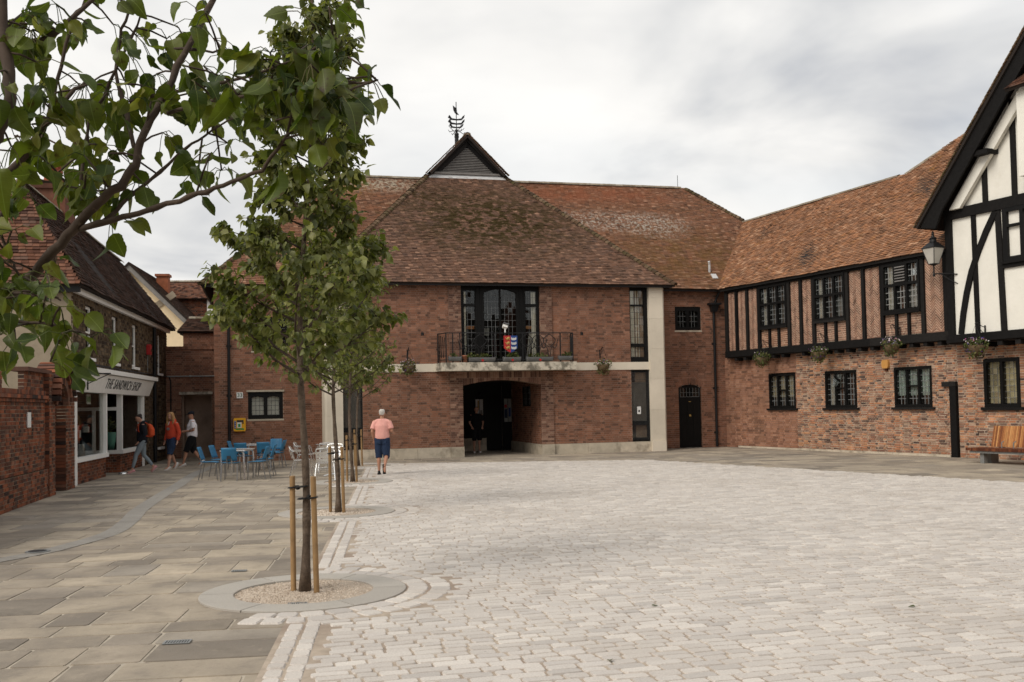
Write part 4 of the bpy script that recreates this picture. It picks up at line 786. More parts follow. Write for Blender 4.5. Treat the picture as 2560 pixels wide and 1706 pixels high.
basket(hw(-3.3, 0, 3.16), HR_, 'hanging flower basket on the hall wall left of the balcony', purple=True, flowers=90)
basket(hw(3.62, 0, 3.14), HR_, 'hanging basket with straggling plants on the hall wall right of the balcony', n=200, purple=False, flowers=30)
# defibrillator cabinet and number plate
t = thing('defibrillator_cabinet', 'yellow defibrillator cabinet on the brick wall behind the blue chairs', 'cabinet', hw(-8.88, 1.59, 1.05), HR_)
mb = MB(); P = [(-.2+.03, 0), (.17, 0), (.2, .03), (.2, .42), (.17, .45), (-.17, .45), (-.2, .42), (-.2, .03)]; recalc(mb.prism(P, -.2, 0).build('housing', 'yellow', t))
MB().box(-.09, .13, -.208, -.2, .31, .38).box(.09, .13, -.21, -.208, .25, .31).build('window', 'ink', t); MB().box(-.08, .06, -.206, -.2, .12, .3).build('label', 'paper', t); MB().box(-.05, .03, -.21, -.206, .15, .25).box(-.12, .14, -.206, -.2, .05, .1).build('heart_sign', 'green', t); MB().box(-.18, -.115, -.206, -.2, .09, .36).build('key_pad', 'blue', t)
for i in range(4): MB().ball((-.147, -.208, .13+i*.065), (.018, .006, .018), 8, 4).build('key', 'silver', t)
t = thing('number_plate', 'white plate with green figures on the brick wall above the yellow cabinet', 'sign', hw(-8.87, 1.59, 2.18), HR_); MB().box(-.105, .105, -.02, 0, 0, .2).build('plate', 'paper', t); [text_mesh('3', .19, 'signgreen', t, Matrix.Translation((x, -.021, .1))@UP, name='digit') for x in (-.045, .045)]
# ------------------------------------------------------------------ timber framed brick range on the right
GL, GR = (8.55, 37.75, 0), R(-64.5); WG = frame_matrix(GL, GR)
wing = thing('timber_framed_range', 'long brick range with jettied black timber upper floor and orange tiled roof', 'building', GL, GR)
gw = lambda x, y, z: WG@Vector((x, y, z))
LOWW = [(1.80, 3.19, 1.46, 2.69), (4.65, 6.07, 1.46, 2.68), (7.65, 9.08, 1.46, 2.68)]
brick_wall(wing, -.75, 3.25, 0, 3.4, 'wing_brick_new', 'hall_mortar', LOWW, W=WG, n_ind=0)
brick_wall(wing, 3.25, 9.995, 0, 3.4, 'old_brick', 'old_mortar', LOWW+[(9.74, 10.0, 0, 2.1)], W=WG, n_ind=300, course=.071, bond='flemish', jit=.01, jnt=.02)
MB().box(-.7, 10, .25, .35, 0, 6.5).build('inner_wall', 'deck', wing)
blinds = ['blind_cream', 'room', 'blind_blue']
for k, (x0, x1, z0, z1) in enumerate(LOWW):
    e = .07; wd = (x1-x0-4*e)/3; Ls = []
    for i in range(3):
        a = x0+e+i*(wd+e)
        if i == 1: Ls += [(a, a+wd, z0+.09, z0+.62, 3, 3), (a, a+wd, z0+.67, z1-.08, 3, 3)]
        else: Ls.append((a, a+wd, z0+.09, z1-.08, 3, 6))
    w_ = window(wing, x0, x1, z0, z1, .02, Ls, came='lead', proud=.045, sill=(.1, .07, .1, 'black'), back=.22, cw=.02, tilt=.015)
    if blinds[k] != 'room':
        for i in range(3): a = x0+e+i*(wd+e); MB().box(a, a+wd, .115, .12, z0+.36 if k else z0+.4, z1-.08).build('blind', blinds[k], w_)
    else: curtain(w_, x0+.1, x0+.4, z0+.1, z1-.1, .14, folds=2); MB().obox((x0+.62, -.05, z1-.3), (.36, .02, .42), (R(-16), 0, 0)).build('open_casement', 'glass', w_)
UY = -.28; ZB0, ZB1 = 3.40, 3.64
mb = MB()
for a, b in ((-.28, 3.5), (3.51, 7.0), (7.01, 10.2)): MB().box(a, b, UY-.06, UY+.25, ZB0+random.uniform(-.02, .02), ZB1).build('jetty_beam', 'black', wing)
for x in np.arange(.3, 9.9, .52):
    if random.random() < .95: MB().box(x-.07, x+.07, UY-.02, .02, ZB0-.14, ZB0-.03).build('joist_end', 'black', wing)
MB().box(-.28, 10.2, UY+.02, .0, ZB0-.03, ZB0).build('jetty_boards', 'deck', wing)
MB().box(-.25, 10.2, UY-.05, UY+.2, 5.86, 6.08).build('wall_plate', 'black', wing)
for a, b in ((-.25, 1.7), (3.26, 4.52), (6.04, 7.55), (9.08, 10.2)): MB().box(a, b, UY+.05, .2, 3.64, 5.9).build('infill_wall', 'panel_mortar', wing)
for a, b in ((1.7, 3.26), (4.52, 6.04), (7.55, 9.08)): MB().box(a, b, UY+.05, .2, 3.64, 4.3).build('infill_wall', 'panel_mortar', wing)
UW = [(1.68, 3.28), (4.5, 6.06), (7.53, 9.1)]
posts = [-.2, .40, 1.02, 3.88, 6.76, 9.92]
def post(x, w_, z0=3.64, z1=5.86, nm='stud'): MB().box(x-w_/2, x+w_/2, UY-.03-random.uniform(0, .012), UY+.16, z0, z1).build(nm, 'black', wing)
for x in posts: post(x, .12 if x > -.1 else .16)
for a, b in UW: post(a+.0, .13, nm='post'); post(b, .13, nm='post')
def herring(parent, x0, x1, z0, z1, y, name='herringbone_panel', cols=None, bt=.05, pitch=.082):
    w_ = x1-x0; n = cols or max(2, 2*round(w_/2/.15)); cw = w_/n; V = []
    for i in range(n):
        sgn = 1 if i % 2 else -1; a, b = x0+i*cw+.005, x0+(i+1)*cw-.005; z = z0-cw
        while z < z1+cw:
            za, zb_ = (z, z+sgn*cw) if sgn > 0 else (z+cw, z); d = random.uniform(-.004, .004)
            q = [np.clip(t, z0, z1) for t in (za, zb_, zb_+bt, za+bt)]
            if q[2]-q[1] > .012 or q[3]-q[0] > .012: V.append([(a, y+.02, q[0]), (b, y+.02, q[1]), (b, y-.008+d, q[1]), (a, y-.008+d, q[0]), (a, y+.02, q[3]), (b, y+.02, q[2]), (b, y-.008+d, q[2]), (a, y-.008+d, q[3])])
            z += pitch
    pieces('brick', name, np.array(V), np.array([(3,2,6,7),(0,3,7,4),(2,1,5,6),(7,6,5,4),(0,1,2,3)]), rng.random(len(V)), 'herring_brick', parent, 0, WG)
PY = UY+.04
for a, b in ((-.12, .34), (.46, .96), (1.08, 1.615), (3.345, 3.82), (3.94, 4.435), (6.125, 6.70), (6.82, 7.465), (9.165, 9.86), (9.98, 10.15)): herring(wing, a, b, 3.645, 5.855, PY, cols=2 if b-a < .3 else 4 if b-a > .6 else 4)
for k, (a, b) in enumerate(UW):
    zb = 4.38; MB().box(a+.065, b-.065, UY-.09, UY+.16, zb-.08, zb).build('window_sill_beam', 'black', wing)
    n = 3; ww = (b-a-.13)/n
    for i in range(1, n): post(a+.065+i*ww, .09, 3.64, zb-.08, nm='short_stud')
    for i in range(n):
        x0, x1 = a+.065+i*ww+(.045 if i else .005), a+.065+(i+1)*ww-(.045 if i < n-1 else .005)
        brick_wall(wing, x0, x1, 3.66, zb-.09, 'herring_brick' if k else 'wing_brick_new', 'panel_mortar', W=WG, y=PY, bl=.2, course=.07, n_ind=0, name='brick_panel', jnt=.016, reveal=.02)
    x0, x1, z0, z1 = a+.065, b-.065, zb, 5.86; e = .075; wd = (x1-x0-4*e)/3; zm_ = 5.2; Ls = []
    for i in range(3):
        p = x0+e+i*(wd+e); Ls += [(p, p+wd, z0+.07, zm_-.04, 3, 4)]
        if not (k == 2 and i == 1): Ls += [(p, p+wd, zm_+.04, z1-.07, 3, 3)]
    w_ = window(wing, x0, x1, z0, z1, UY-.02, Ls, came='leadw' if k == 2 else 'lead', proud=.05, back=.16, cw=.02, tilt=.015)
    if k == 2:
        p = x0+e+wd+e
        for j in range(6): MB().obox((p+wd/2, UY-.075, zm_+.1+j*.085), (wd, .06, .02), (R(35), 0, 0)).build('louvre', 'greytimber', w_)
    if k: MB().box(x0+e+1.55*(wd+e), x1-e, UY+.085, UY+.09, z0+.1, zm_-.1).build('pale_board', 'greypipe' if k == 1 else 'silver', w_)
    curtain(w_, x0+.1, x0+.3, z0+.1, z1-.1, UY+.1, folds=2)
zw = lambda y: 6.02+(y+.45)*.917
tile_roof(wing, [(x, y, zw(y)) for x, y in ((-.48, -.45), (10.35, -.45), (10.35, 7.75), (6.9, 4.85), (5.2, 3.4), (-3.45, 3.2))], 'tile_wing', WG, 300, sag=.022, lift=.016, tw=.17)
tile_roof(wing, [(10.35, 7.2, zw(-.4)), (-6, 7.2, zw(-.4)), (-3.45, 3.2, zw(3.2)), (5.2, 3.4, zw(3.4)), (10.35, 3.4, zw(3.4))], 'tile_wing', WG, 0, tiles=False)
ridge_tiles(wing, (-3.45, 3.2, zw(3.2)+.02), (5.2, 3.4, zw(3.4)+.02), WG, .3, .11, 'ridge_tile'); ridge_tiles(wing, (5.2, 3.4, zw(3.4)+.02), (6.9, 4.85, zw(4.85)+.02), WG, .2, .1, 'ridge_tile'); ridge_tiles(wing, (6.9, 4.85, zw(4.85)+.02), (10.3, 7.7, zw(7.7)+.02), WG, .2, .1, 'ridge_tile')
MB().box(-.4, 10.2, -.42, -.36, 5.93, 6.0).build('eaves_board', 'black', wing)
MB().box(9.76, 9.98, -.09, .12, 0, 2.05).box(9.5, 9.99, -.1, .1, 2.053, 2.19).build('door_post', 'black', wing)
MB().box(.0, 9.7, -.05, .02, -.02, .06).build('wall_footing', 'plinth', wing)
basket(gw(2.25, -.3, 3.28), GR, 'green hanging basket nearest the brick hall corner on the timbered range', n=300, purple=False, flowers=25)
basket(gw(5.12, -.3, 3.31), GR, 'hanging basket with purple flowers above the second lower window of the range', flowers=40)
basket(gw(8.22, -.3, 3.36), GR, 'hanging basket with white flowers above the blue-blinded window', purple=False, flowers=110)
t = thing('alarm_box', 'small amber alarm box on the old brick wall by the blue-blinded window', 'alarm box', gw(7.36, -.005, 2.68), GR); recalc(MB().prism([(-.13, .07), (-.1, .0), (.1, 0), (.13, .07), (.13, .2), (.1, .26), (-.1, .26), (-.13, .2)], -.09, 0).build('cover', 'amber', t)); MB().box(-.04, .04, -.05, 0, -.08, -.002).build('strobe', 'wood_dark', t)
# ------------------------------------------------------------------ white half-timbered house
house = thing('half_timbered_house', 'white plastered half-timbered house with steep black bargeboard at the right edge', 'building', GL, GR)
HX0, HX1, HYF = 10.22, 18.0, -.5; AP = (14.1, 12.35)
brick_wall(house, 10.0, 18.0, 0, 3.3, 'old_brick', 'old_mortar', [(10.9, 12.02, 1.44, 2.78), (14.5, 15.6, 1.44, 2.78)], W=WG, n_ind=120, course=.071, jit=.01, jnt=.02)
MB().box(10.1, 18.0, .25, .35, 0, 3.3).box(10.0, 10.1, .1, 8, 0, 6.5).box(17.9, 18, .1, 8, 0, 6.5).build('inner_wall', 'old_mortar', house)
for a, b in ((10.9, 12.02), (14.5, 15.6)):
    e = .09; wd = (b-a-3*e)/2
    w_ = window(house, a, b, 1.44, 2.78, .02, [(a+e+i*(wd+e), a+e+i*(wd+e)+wd, 1.44+e, 2.78-e, 3, 7) for i in range(2)], came='lead', proud=.06, sill=(.1, .08, .1, 'black'), back=.22, cw=.012, tilt=.02)
    MB().box(a+e, b-e, .115, .12, 1.55, 2.7).build('blind', 'blind_cream', w_)
zr = lambda x: AP[1]-abs(x-AP[0])*1.203
MB().prism([(HX0, 3.5), (HX1, 3.5), (HX1, 6.9), (14.1, 11.8), (HX0, 6.95)], HYF, 8).build('plaster_wall', 'plaster', house); recalc(house.children[-1])
def timber(p, q, w_, d=.05, nm='timber', y=HYF, curve=0.):
    n = 6 if curve else 1; pts = []
    for i in range(n+1):
        t = i/n; x, z = p[0]+(q[0]-p[0])*t, p[1]+(q[1]-p[1])*t; dx, dz = q[0]-p[0], q[1]-p[1]; L = math.hypot(dx, dz); k = curve*math.sin(math.pi*t); pts.append((x-dz/L*k, z+dx/L*k))
    vs = []; dd = d+random.uniform(-.006, .01)
    for i, (x, z) in enumerate(pts):
        a, b = pts[max(i-1, 0)], pts[min(i+1, n)]; dx, dz = b[0]-a[0], b[1]-a[1]; L = math.hypot(dx, dz); nx, nz = -dz/L*w_/2, dx/L*w_/2
        j1, j2 = random.uniform(.93, 1.07), random.uniform(.93, 1.07)
        vs += [(x-nx*j1, y-dd, z-nz*j1), (x+nx*j2, y-dd, z+nz*j2), (x+nx*j2, y+.02, z+nz*j2), (x-nx*j1, y+.02, z-nz*j1)]
    fs = [(0,1,2,3), tuple(n*4+i for i in range(4))[::-1]]+[(i*4+m, (i+1)*4+m, (i+1)*4+(m+1) % 4, i*4+(m+1) % 4) for i in range(n) for m in range(4)]
    return recalc(MB().add(vs, fs).build(nm, 'black', house))
MB().box(10.15, 18.1, HYF-.08, HYF+.3, 3.28, 3.5).build('jetty_beam', 'black', house); MB().box(10.1, 18, HYF+.02, .02, 3.24, 3.28).build('jetty_boards', 'deck', house)
for x in np.arange(10.75, 18, .55): MB().box(x-.08, x+.08, HYF-.03, .02, 3.12, 3.235).build('joist_end', 'black', house)
timber((10.32, 3.5), (10.32, 6.8), .22, .07, 'corner_post'); timber((17.9, 3.5), (17.9, 6.8), .22, .07, 'corner_post')
timber((10.2, 6.92), (18.0, 6.92), .3, .075, 'tie_beam')
timber((11.17, 3.5), (11.15, 6.78), .14, nm='stud'); timber((12.0, 3.5), (11.93, 6.78), .17, nm='stud'); timber((11.86, 6.75), (10.62, 3.5), .17, .055, 'curved_brace', curve=-.22)
timber((12.0, 5.24), (14.2, 5.24), .15, .06, 'rail'); timber((14.1, 3.5), (14.1, 6.78), .17, nm='stud'); timber((15.2, 3.5), (15.2, 6.78), .15, nm='stud'); timber((16.4, 3.5), (16.4, 6.78), .15, nm='stud')
for x in (11.56, 12.47, 13.4, 14.1, 15.0, 16.2): timber((x, 7.07), (x, zr(x)-.75), .15, nm='stud')
for s in (1,):
    timber((10.62, 7.0), (13.9, 10.95), .17, .06, 'rafter'); timber((17.6, 7.0), (14.3, 10.95), .17, .06, 'rafter')
w_ = window(house, 12.1, 13.95, 5.34, 6.76, HYF-.02, [(12.24, 12.62, 5.46, 6.25, 3, 4), (12.24, 12.62, 6.32, 6.66, 3, 2), (12.72, 13.1, 5.46, 6.66, 3, 6), (13.2, 13.58, 5.46, 6.66, 3, 6)], came='lead', proud=.07, back=.2, cw=.012, sill=(.05, .06, .1, 'black')); MB().box(12.24, 13.6, HYF+.09, HYF+.095, 5.5, 6.2).build('blind', 'blind_blue', w_)
BY = -1.0; zb_ = lambda x: 6.76+(x-9.68)*1.203
for s in (-1, 1):
    X = lambda x: x if s < 0 else 28.2-x
    pts = [(9.75, 6.62), (10.25, 6.52), (10.5, 7.0), (14.1, 11.35), (14.1, 11.98), (10.0, 7.05)]
    recalc(MB().prism([(X(a), b) for a, b in pts], BY, BY+.07).build('bargeboard', 'black', house))
    recalc(MB().prism([(X(10.5), 7.02), (X(10.85), 7.02), (X(14.1), 10.9), (X(14.1), 11.3)], BY+.3, HYF-.08).build('plaster_soffit', 'plaster', house))
    P = [(X(9.6), BY-.06, zb_(9.6)), (X(9.6), 8, zb_(9.6)), (14.1, 8, zb_(14.1)), (14.1, BY-.06, zb_(14.1))]
    tile_roof(house, P if s > 0 else [P[1], P[0], P[3], P[2]], 'tile_wing', WG, 0, tiles=True)
    verge(house, (X(9.58), 0, zb_(9.58)+.0), (14.1, 0, zb_(14.1)+.0), BY-.1, BY+.12, 62, WG, 62 if s < 0 else 0, h=.035)
for x, z in ((11.75, 8.35),): MB().box(x-.2, x+.25, BY+.05, HYF, z-.06, z+.06).build('purlin_end', 'black', house)
tile_roof(house, [(12.9, -1.35, 9.68), (15.3, -1.35, 9.68), (15.1, -.5, 10.3), (13.1, -.5, 10.3)], 'tile_end', WG, 20, name='canopy_roof')
MB().box(13.05, 15.15, -1.1, -.5, 7.4, 9.6).build('oriel_bay', 'plaster', house)
basket(gw(11.4, -.52, 3.14), GR, 'hanging basket on the black beam of the white house', flowers=90)
# wall lantern
t = thing('wall_lantern', 'black wall lantern with tapering frosted panes on the corner post', 'lantern', gw(10.15, -.55, 5.25), GR); t.scale = (.88,)*3
LX, LY = -.12, -.35
mb = MB().tube([(.45, .05, -.05), (.2, -.1, .0), (LX, LY, .02)], .02, 6); mb.tube([(.45, .05, -.35), (.25, -.08, -.2), (.05, -.22, 0)], .014, 5); mb.tube([(LX, LY, -.04), (LX, LY, .3)], .024, 8); mb.lathe([(.03, -.07), (.045, -.02), (.03, .04)], (LX, LY, 0), 8); mb.build('bracket', 'iron', t)
def ringpts(r, z): return [(LX+r*math.cos(R(45+90*k)), LY+r*math.sin(R(45+90*k)), z) for k in range(4)]
A_, B_ = ringpts(.16, .34), ringpts(.34, .86)
mb = MB()
for k in range(4): mb.bar(A_[k], B_[k], .022, .022); mb.bar(A_[k], A_[(k+1) % 4], .02, .02); mb.bar(B_[k], B_[(k+1) % 4], .03, .03)
mb.lathe([(.02, .28), (.14, .33), (.14, .35)], (LX, LY, 0), 8).build('cage', 'iron', t)
for k in range(4): MB().poly([A_[k], A_[(k+1) % 4], B_[(k+1) % 4], B_[k]]).build('pane', 'lampglass', t)
C_ = ringpts(.38, .86); D_ = ringpts(.12, 1.06); mb = MB().add(C_+D_, [(k, (k+1) % 4, 4+(k+1) % 4, 4+k) for k in range(4)]+[(3, 2, 1, 0), (4, 5, 6, 7)]); mb.lathe([(.11, 1.06), (.1, 1.14), (.13, 1.16), (.06, 1.22), (.035, 1.28), (.05, 1.32), (.012, 1.42)], (LX, LY, 0), 10).build('hood', 'iron', t)
# slatted bench
bench = thing('bench', 'bench with upright orange timber slats and galvanised base by the old brick wall', 'bench', gw(13.5, -1.0, 0), GR)
BX0, BX1 = -1.75, 2.6; bz = .40
x = BX0
while x < BX1: MB().box(x, x+.036, -.86, -.25, bz-.07, bz).build('seat_slat', 'wood_dark', bench); x += .043
x = BX0+.32
while x < BX1-.1:
    o = MB().obox((0, 0, 0), (.038, .03, .56)).build('back_slat', 'wood_bench', bench); o.location = (x, -.18, bz+.29); o.rotation_euler = (R(-14), 0, 0); x += .046
MB().box(BX0+.1, BX1, -.82, -.76, bz-.13, bz-.072).box(BX0+.1, BX1, -.35, -.29, bz-.13, bz-.072).box(BX0+.3, BX1-.1, -.17, -.15, bz+.08, bz+.13).box(BX0+.3, BX1-.1, -.1, -.08, bz+.4, bz+.45).build('frame', 'galv', bench)
for x in (BX0+.35, BX0+2.2, BX1-.6):
    MB().box(x, x+.12, -.75, -.62, 0, bz-.131).box(x+.0, x+.12, -.48, -.2, 0, bz-.131).build('foot', 'galv', bench)
for x in (BX0+.75, BX0+1.1, BX0+1.55, BX0+1.9): MB().tube([(x, -.42, bz-.02), (x, -.42, bz+.14), (x, -.34, bz+.17)], .016, 6).build('arm_hook', 'galv', bench)
# ------------------------------------------------------------------ shop on the left
SL, SR = (-10.73, 24.34, 0), R(99.8); WS = frame_matrix(SL, SR); shop = thing('shop_building', 'old stone shop building with white shopfront on the left side of the square', 'building', SL, SR); sw = lambda x, y, z: WS@Vector((x, y, z))
SASH = [(1.2, 1.95, 3.2, 4.55), (4.2, 4.95, 3.2, 4.55), (7.0, 7.8, 3.2, 4.55), (11.4, 12.1, 3.15, 4.55)]
brick_wall(shop, -.2, 13.3, 2.95, 4.85, 'rag_stone', 'rag_mortar', SASH, W=WS, n_ind=180, bond='rubble', course=.1, bl=.2, jit=.012, jnt=.02, one='stone', many='stonework')
brick_wall(shop, 9.0, 13.3, 0, 2.95, 'rag_stone', 'rag_mortar', [(11.4, 12.1, .5, 2.36)], W=WS, n_ind=80, bond='rubble', course=.1, bl=.2, jit=.012, jnt=.02, one='stone', many='stonework')
MB().box(-.18, 13.3, 2.9, 3.0, 0, 4.85).box(13.2, 13.3, .1, 2.9, 0, 4.85).box(9, 13.2, .3, .35, 0, 4.8).box(-.1, 9, .3, .35, 2.95, 4.8).build('rear_wall', 'rag_mortar', shop)
MB().box(-.22, -.03, .0, 3.0, 0, 4.7).build('rendered_end_wall', 'render', shop)
for k, (a, b, c, d) in enumerate(SASH):
    w_ = window(shop, a, b, c, d, .07, [(a+.07, b-.07, c+.08, (c+d)/2-.02, 1, 1), (a+.07, b-.07, (c+d)/2+.02, d-.07, 1, 1)], frame='white', depth=.05, sill=(.06, .08, .14, 'white'), back=.15)
MB().box(11.42, 12.08, .1, .14, .52, 2.34).build('dark_door', 'blackpaint', shop); MB().box(11.4, 11.47, .02, .1, 1.5, 2.34).box(11.3, 12.2, -.1, .05, .42, .5).build('door_trim', 'white', shop)
downpipe(shop, 10.45, 0, .02, 4.7, r=.055)
mb = MB(); 
for a, b in ((-.25, 5.5), (5.51, 11.9), (11.91, 13.4)): MB().box(a, b, -.12, -.02, 4.72, 4.86).build('gutter', 'white', shop)
rdg = (1.0, 1.5, 7.8), (11.6, 1.5, 7.45); EV = 4.88
tile_roof(shop, [(13.5, -.3, EV), (-.5, -.3, EV), rdg[0], rdg[1]][::1] if False else [(-.5, -.3, EV), (13.5, -.3, EV), (10.8, 1.04, 6.98), (1.0, 1.5, 7.7)], 'tile_shop', WS, 150, sag=.03, lift=.02)
tile_roof(shop, [(-.5, 3.3, EV), (-.5, -.3, EV), (1.0, 1.5, 7.7)], 'tile_end', WS, 150, sag=.02, lift=.02)
tile_roof(shop, [(13.5, 3.3, EV), (-.5, 3.3, EV), (1.0, 1.5, 7.7)], 'tile_shop', WS, 0, tiles=False); tile_roof(shop, [(13.5, 3.3, EV), (1.0, 1.5, 7.7), (10.8, 1.04, 6.98)], 'tile_shop', WS, 0, tiles=False); tile_roof(shop, [(13.5, -.3, EV), (13.5, 3.3, EV), (10.8, 1.04, 6.98)], 'tile_shop', WS, 0, tiles=False)
ridge_tiles(shop, (1.0, 1.5, 7.73), (10.8, 1.04, 7.01), WS, .3, .1, 'ridge_tile')
MB().box(-.42, -.3, -.25, 3.2, 4.7, 4.86).build('end_gutter', 'iron', shop)
ch_ = MB().box(4.0, 5.1, 1.2, 2.1, 6.9, 8.15).box(3.93, 5.17, 1.13, 2.17, 8.15, 8.3).box(3.98, 5.12, 1.18, 2.12, 8.3, 8.4).build('chimney', 'garden_brick', shop)
for x, y in ((4.28, 1.65), (4.82, 1.65)): MB().lathe([(.2, 0), (.19, .1), (.15, .12), (.16, .35), (.19, .37), (.19, .42), (.16, .44), (.17, .5), (.2, .52), (.2, .57), (.17, .59), (.17, .66), (.2, .68), (.2, .74), (.16, .75)], (x, y, 8.4), 12).build('chimney_pot', 'chimneypot', ch_, smooth=True)
# shopfront
front = MB().box(-.12, .1, -.06, .12, 0, 2.9).build('shopfront', 'white', shop)
for b_ in ((8.45, 8.65, -.05, .12, 0, 2.3), (3.2, 3.34, -.05, .1, .66, 2.3), (5.2, 5.34, -.05, .1, .66, 2.3)): MB().box(*b_).build('shopfront_post', 'white', front)
for b_ in ((.1, 3.38, -.08, .1, .55, .66), (5.2, 8.45, -.08, .1, .55, .66)): MB().box(*b_).build('window_ledge', 'white', front)
recalc(MB().add([(x, y, z) for x in (.1, 9.2) for y, z in ((-.1, 2.3), (-.28, 2.78), (.02, 2.78), (.02, 2.3))], [(0, 1, 2, 3), (7, 6, 5, 4), (0, 4, 5, 1), (1, 5, 6, 2), (2, 6, 7, 3), (3, 7, 4, 0)]).build('fascia', 'white', front))
MB().box(-.1, 9.4, -.36, .05, 2.8, 2.92).build('cornice', 'white', front)
text_mesh('THE SANDWICH SHOP', .41, 'ink', front, Matrix.Translation((4.85, -.2, 2.545))@Matrix.Rotation(R(20.6), 4, 'X')@UP, sx=.98, space=1.14)
mb = MB().bar((.55, -.25, 2.75), (.55, -.75, 2.75), .03, .03).bar((.55, -.2, 2.5), (.55, -.7, 2.73), .02, .02).bar((.55, -.2, 2.35), (.55, -.2, 2.8), .03, .03).build('sign_bracket', 'iron', front)
MB().box(.1, 3.2, .03, .04, .66, 2.3).build('window_pane', 'shopglass', front); MB().box(5.34, 8.45, .03, .04, .66, 2.3).build('window_pane', 'shopglass', front)
MB().box(5.24, 5.26, .1, 1.5, .66, 2.3).build('window_pane', 'shopglass', front); MB().box(5.2, 5.3, .1, 1.5, .55, .66).box(5.2, 5.3, .1, 1.5, 1.83, 1.93).box(5.2, 5.3, .7, .78, .66, 1.83).box(3.34, 5.2, 1.5, 1.6, 2.05, 2.3).box(3.34, 3.44, .1, 1.5, .55, .66).build('lobby_frame', 'white', front)
MB().box(3.6, 5.0, 1.5, 1.56, 0, 2.05).build('shop_door', 'blackpaint', front)
brick_wall(shop, .1, 3.34, 0, .55, 'garden_brick', 'garden_mortar', W=WS, n_ind=0, name='stall_riser'); brick_wall(shop, 5.2, 8.45, 0, .55, 'garden_brick', 'garden_mortar', W=WS, n_ind=0, name='stall_riser')
brick_wall(shop, 0, 1.4, 0, .55, 'garden_brick', 'garden_mortar', W=WS, M4=Matrix.Translation((5.2, 1.5, 0))@Matrix.Rotation(-math.pi/2, 4, 'Z'), name='stall_riser')
MB().box(-.03, 9, 2.6, 2.7, 0, 2.9).box(8.66, 9.0, .0, 2.6, 0, 2.95).box(-.03, 9, .15, 2.7, 2.6, 2.7).build('shop_interior', 'room', front)
for i in range(26):
    x, y = random.uniform(.5, 3.0), random.uniform(.25, .9); h = random.uniform(.12, .3); z = .7+random.random()*.95; MB().box(x, x+.16, y, y+.12, z, z+h).build('packet', random.choice(['paper', 'paper', 'silver', 'blue', 'greytimber', 'terracotta']), front)
for x in (.7, 1.5, 2.4): MB().box(x, x+.05, .9, 1.0, .66, 1.9).build('shelf_post', 'greytimber', front)
for x in (1.8,): MB().box(x, x+.42, .12, .125, 2.0, 2.26).box(x+.05, x+.16, .115, .12, 2.05, 2.2, mi=1).box(x+.22, x+.36, .115, .12, 2.05, 2.2, mi=1).build('window_sign', ['paper', 'green'], front)
t = thing('vase', 'pale green vase with leafy stems inside the recessed shop window', 'vase', sw(5.85, .42, .66), SR); MB().lathe([(.1, 0), (.14, .2), (.17, .5), (.16, .52)], n=14).build('vessel', 'teal', t, smooth=True); leaves_blob(t, (0, 0, .75), (.22, .22, .25), 60, .12, 'foliage')
MB().tube([(-.2, -.03, 3.06), (3, -.03, 3.04), (9, -.03, 3.05), (13.25, -.03, 3.08)], .022, 6).build('cable_conduit', 'iron', shop)
t = thing('alarm_box', 'red alarm box high on the stone wall of the shop', 'alarm box', sw(9.43, -.01, 3.7), SR); recalc(MB().prism([(-.14, .0), (.14, 0), (.18, .3), (.0, .36), (-.18, .3)], -.12, 0).build('cover', 'red', t)); MB().box(-.03, .03, -.14, -.12, .1, .2).build('lens', 'wood_dark', t)
MB().tube([(9.43, -.02, 3.7), (9.43, -.02, 3.1)], .01, 5).build('alarm_cable', 'greypipe', shop)
# ------------------------------------------------------------------ garden wall with arched doorway
KL, KR = (-9.16, 17.79, 0), R(103); WK = frame_matrix(KL, KR); gwall = thing('garden_wall', 'old red brick garden wall with arched doorway and moulded coping beside the shop', 'wall', KL, KR); kw = lambda x, y, z: WK@Vector((x, y, z))
brick_wall(gwall, -7, 3.45, .6, 2.0, 'garden_brick', 'garden_mortar', W=WK, n_ind=240, jit=.006, jnt=.014); brick_wall(gwall, -7, 3.45, 0, .6, 'garden_brick', 'garden_mortar', W=WK, y=-.06, n_ind=60, jit=.006, jnt=.014, reveal=.06, name='wall_base')
MB().box(-7, 3.4, .1, .34, 0, 2.0).build('wall_core', 'garden_mortar', gwall)
def coping(x0, x1, z, steps=((.05, .07), (.09, .08), (.03, .1))):
    for j, (o, h) in enumerate(steps):
        x = x0
        while x < x1-.02:
            e = min(x+(.115 if j != 1 else .23), x1); MB().box(x+.004, e-.004, -o, .3+o, z+.004, z+h-.004).build('coping_brick', 'garden_brick', gwall); x = e
        z += h
coping(-1.0, 3.44, 2.0); brick_wall(gwall, -6, .2, 2.0, 2.55, 'garden_brick', 'garden_mortar', W=WK, n_ind=0, y=.02, name='wall_raised')
brick_wall(gwall, 1.85, 3.9, 2.24, 2.62, 'garden_brick', 'garden_mortar', W=WK, n_ind=0, y=.03, name='wall_raised')
brick_wall(gwall, 3.46, 6.05, 0, 2.62, 'garden_brick', 'garden_mortar', [(4.0, 5.12, 0, 1.95, .46)], W=WK, y=-.09, n_ind=0, jit=.006, jnt=.014, reveal=.4, name='door_surround')
mb = MB().box(1.8, 3.85, -.06, .3, 2.62, 2.7); mb.build('pier_cap', 'garden_brick', gwall)
for r, z, o in ((.74, 0, -.14), (.86, .0, -.19)):
    for i in range(20):
        a = R(180-9*i-4.5); MB().obox((4.56+r*math.cos(a), o+.2, 2.02+(r*.98)*math.sin(a)), (.1, .5+.06*(r > .8), .105), (0, -a+math.pi/2, 0)).build('arch_coping', 'garden_brick', gwall)
for i in range(17):
    a = R(180-180*(i+.5)/17); MB().obox((4.56+.62*math.cos(a), -.09, 1.95+.56*math.sin(a)), (.09, .12, .18), (0, -a+math.pi/2, 0)).build('arch_brick', 'tile_end', gwall)
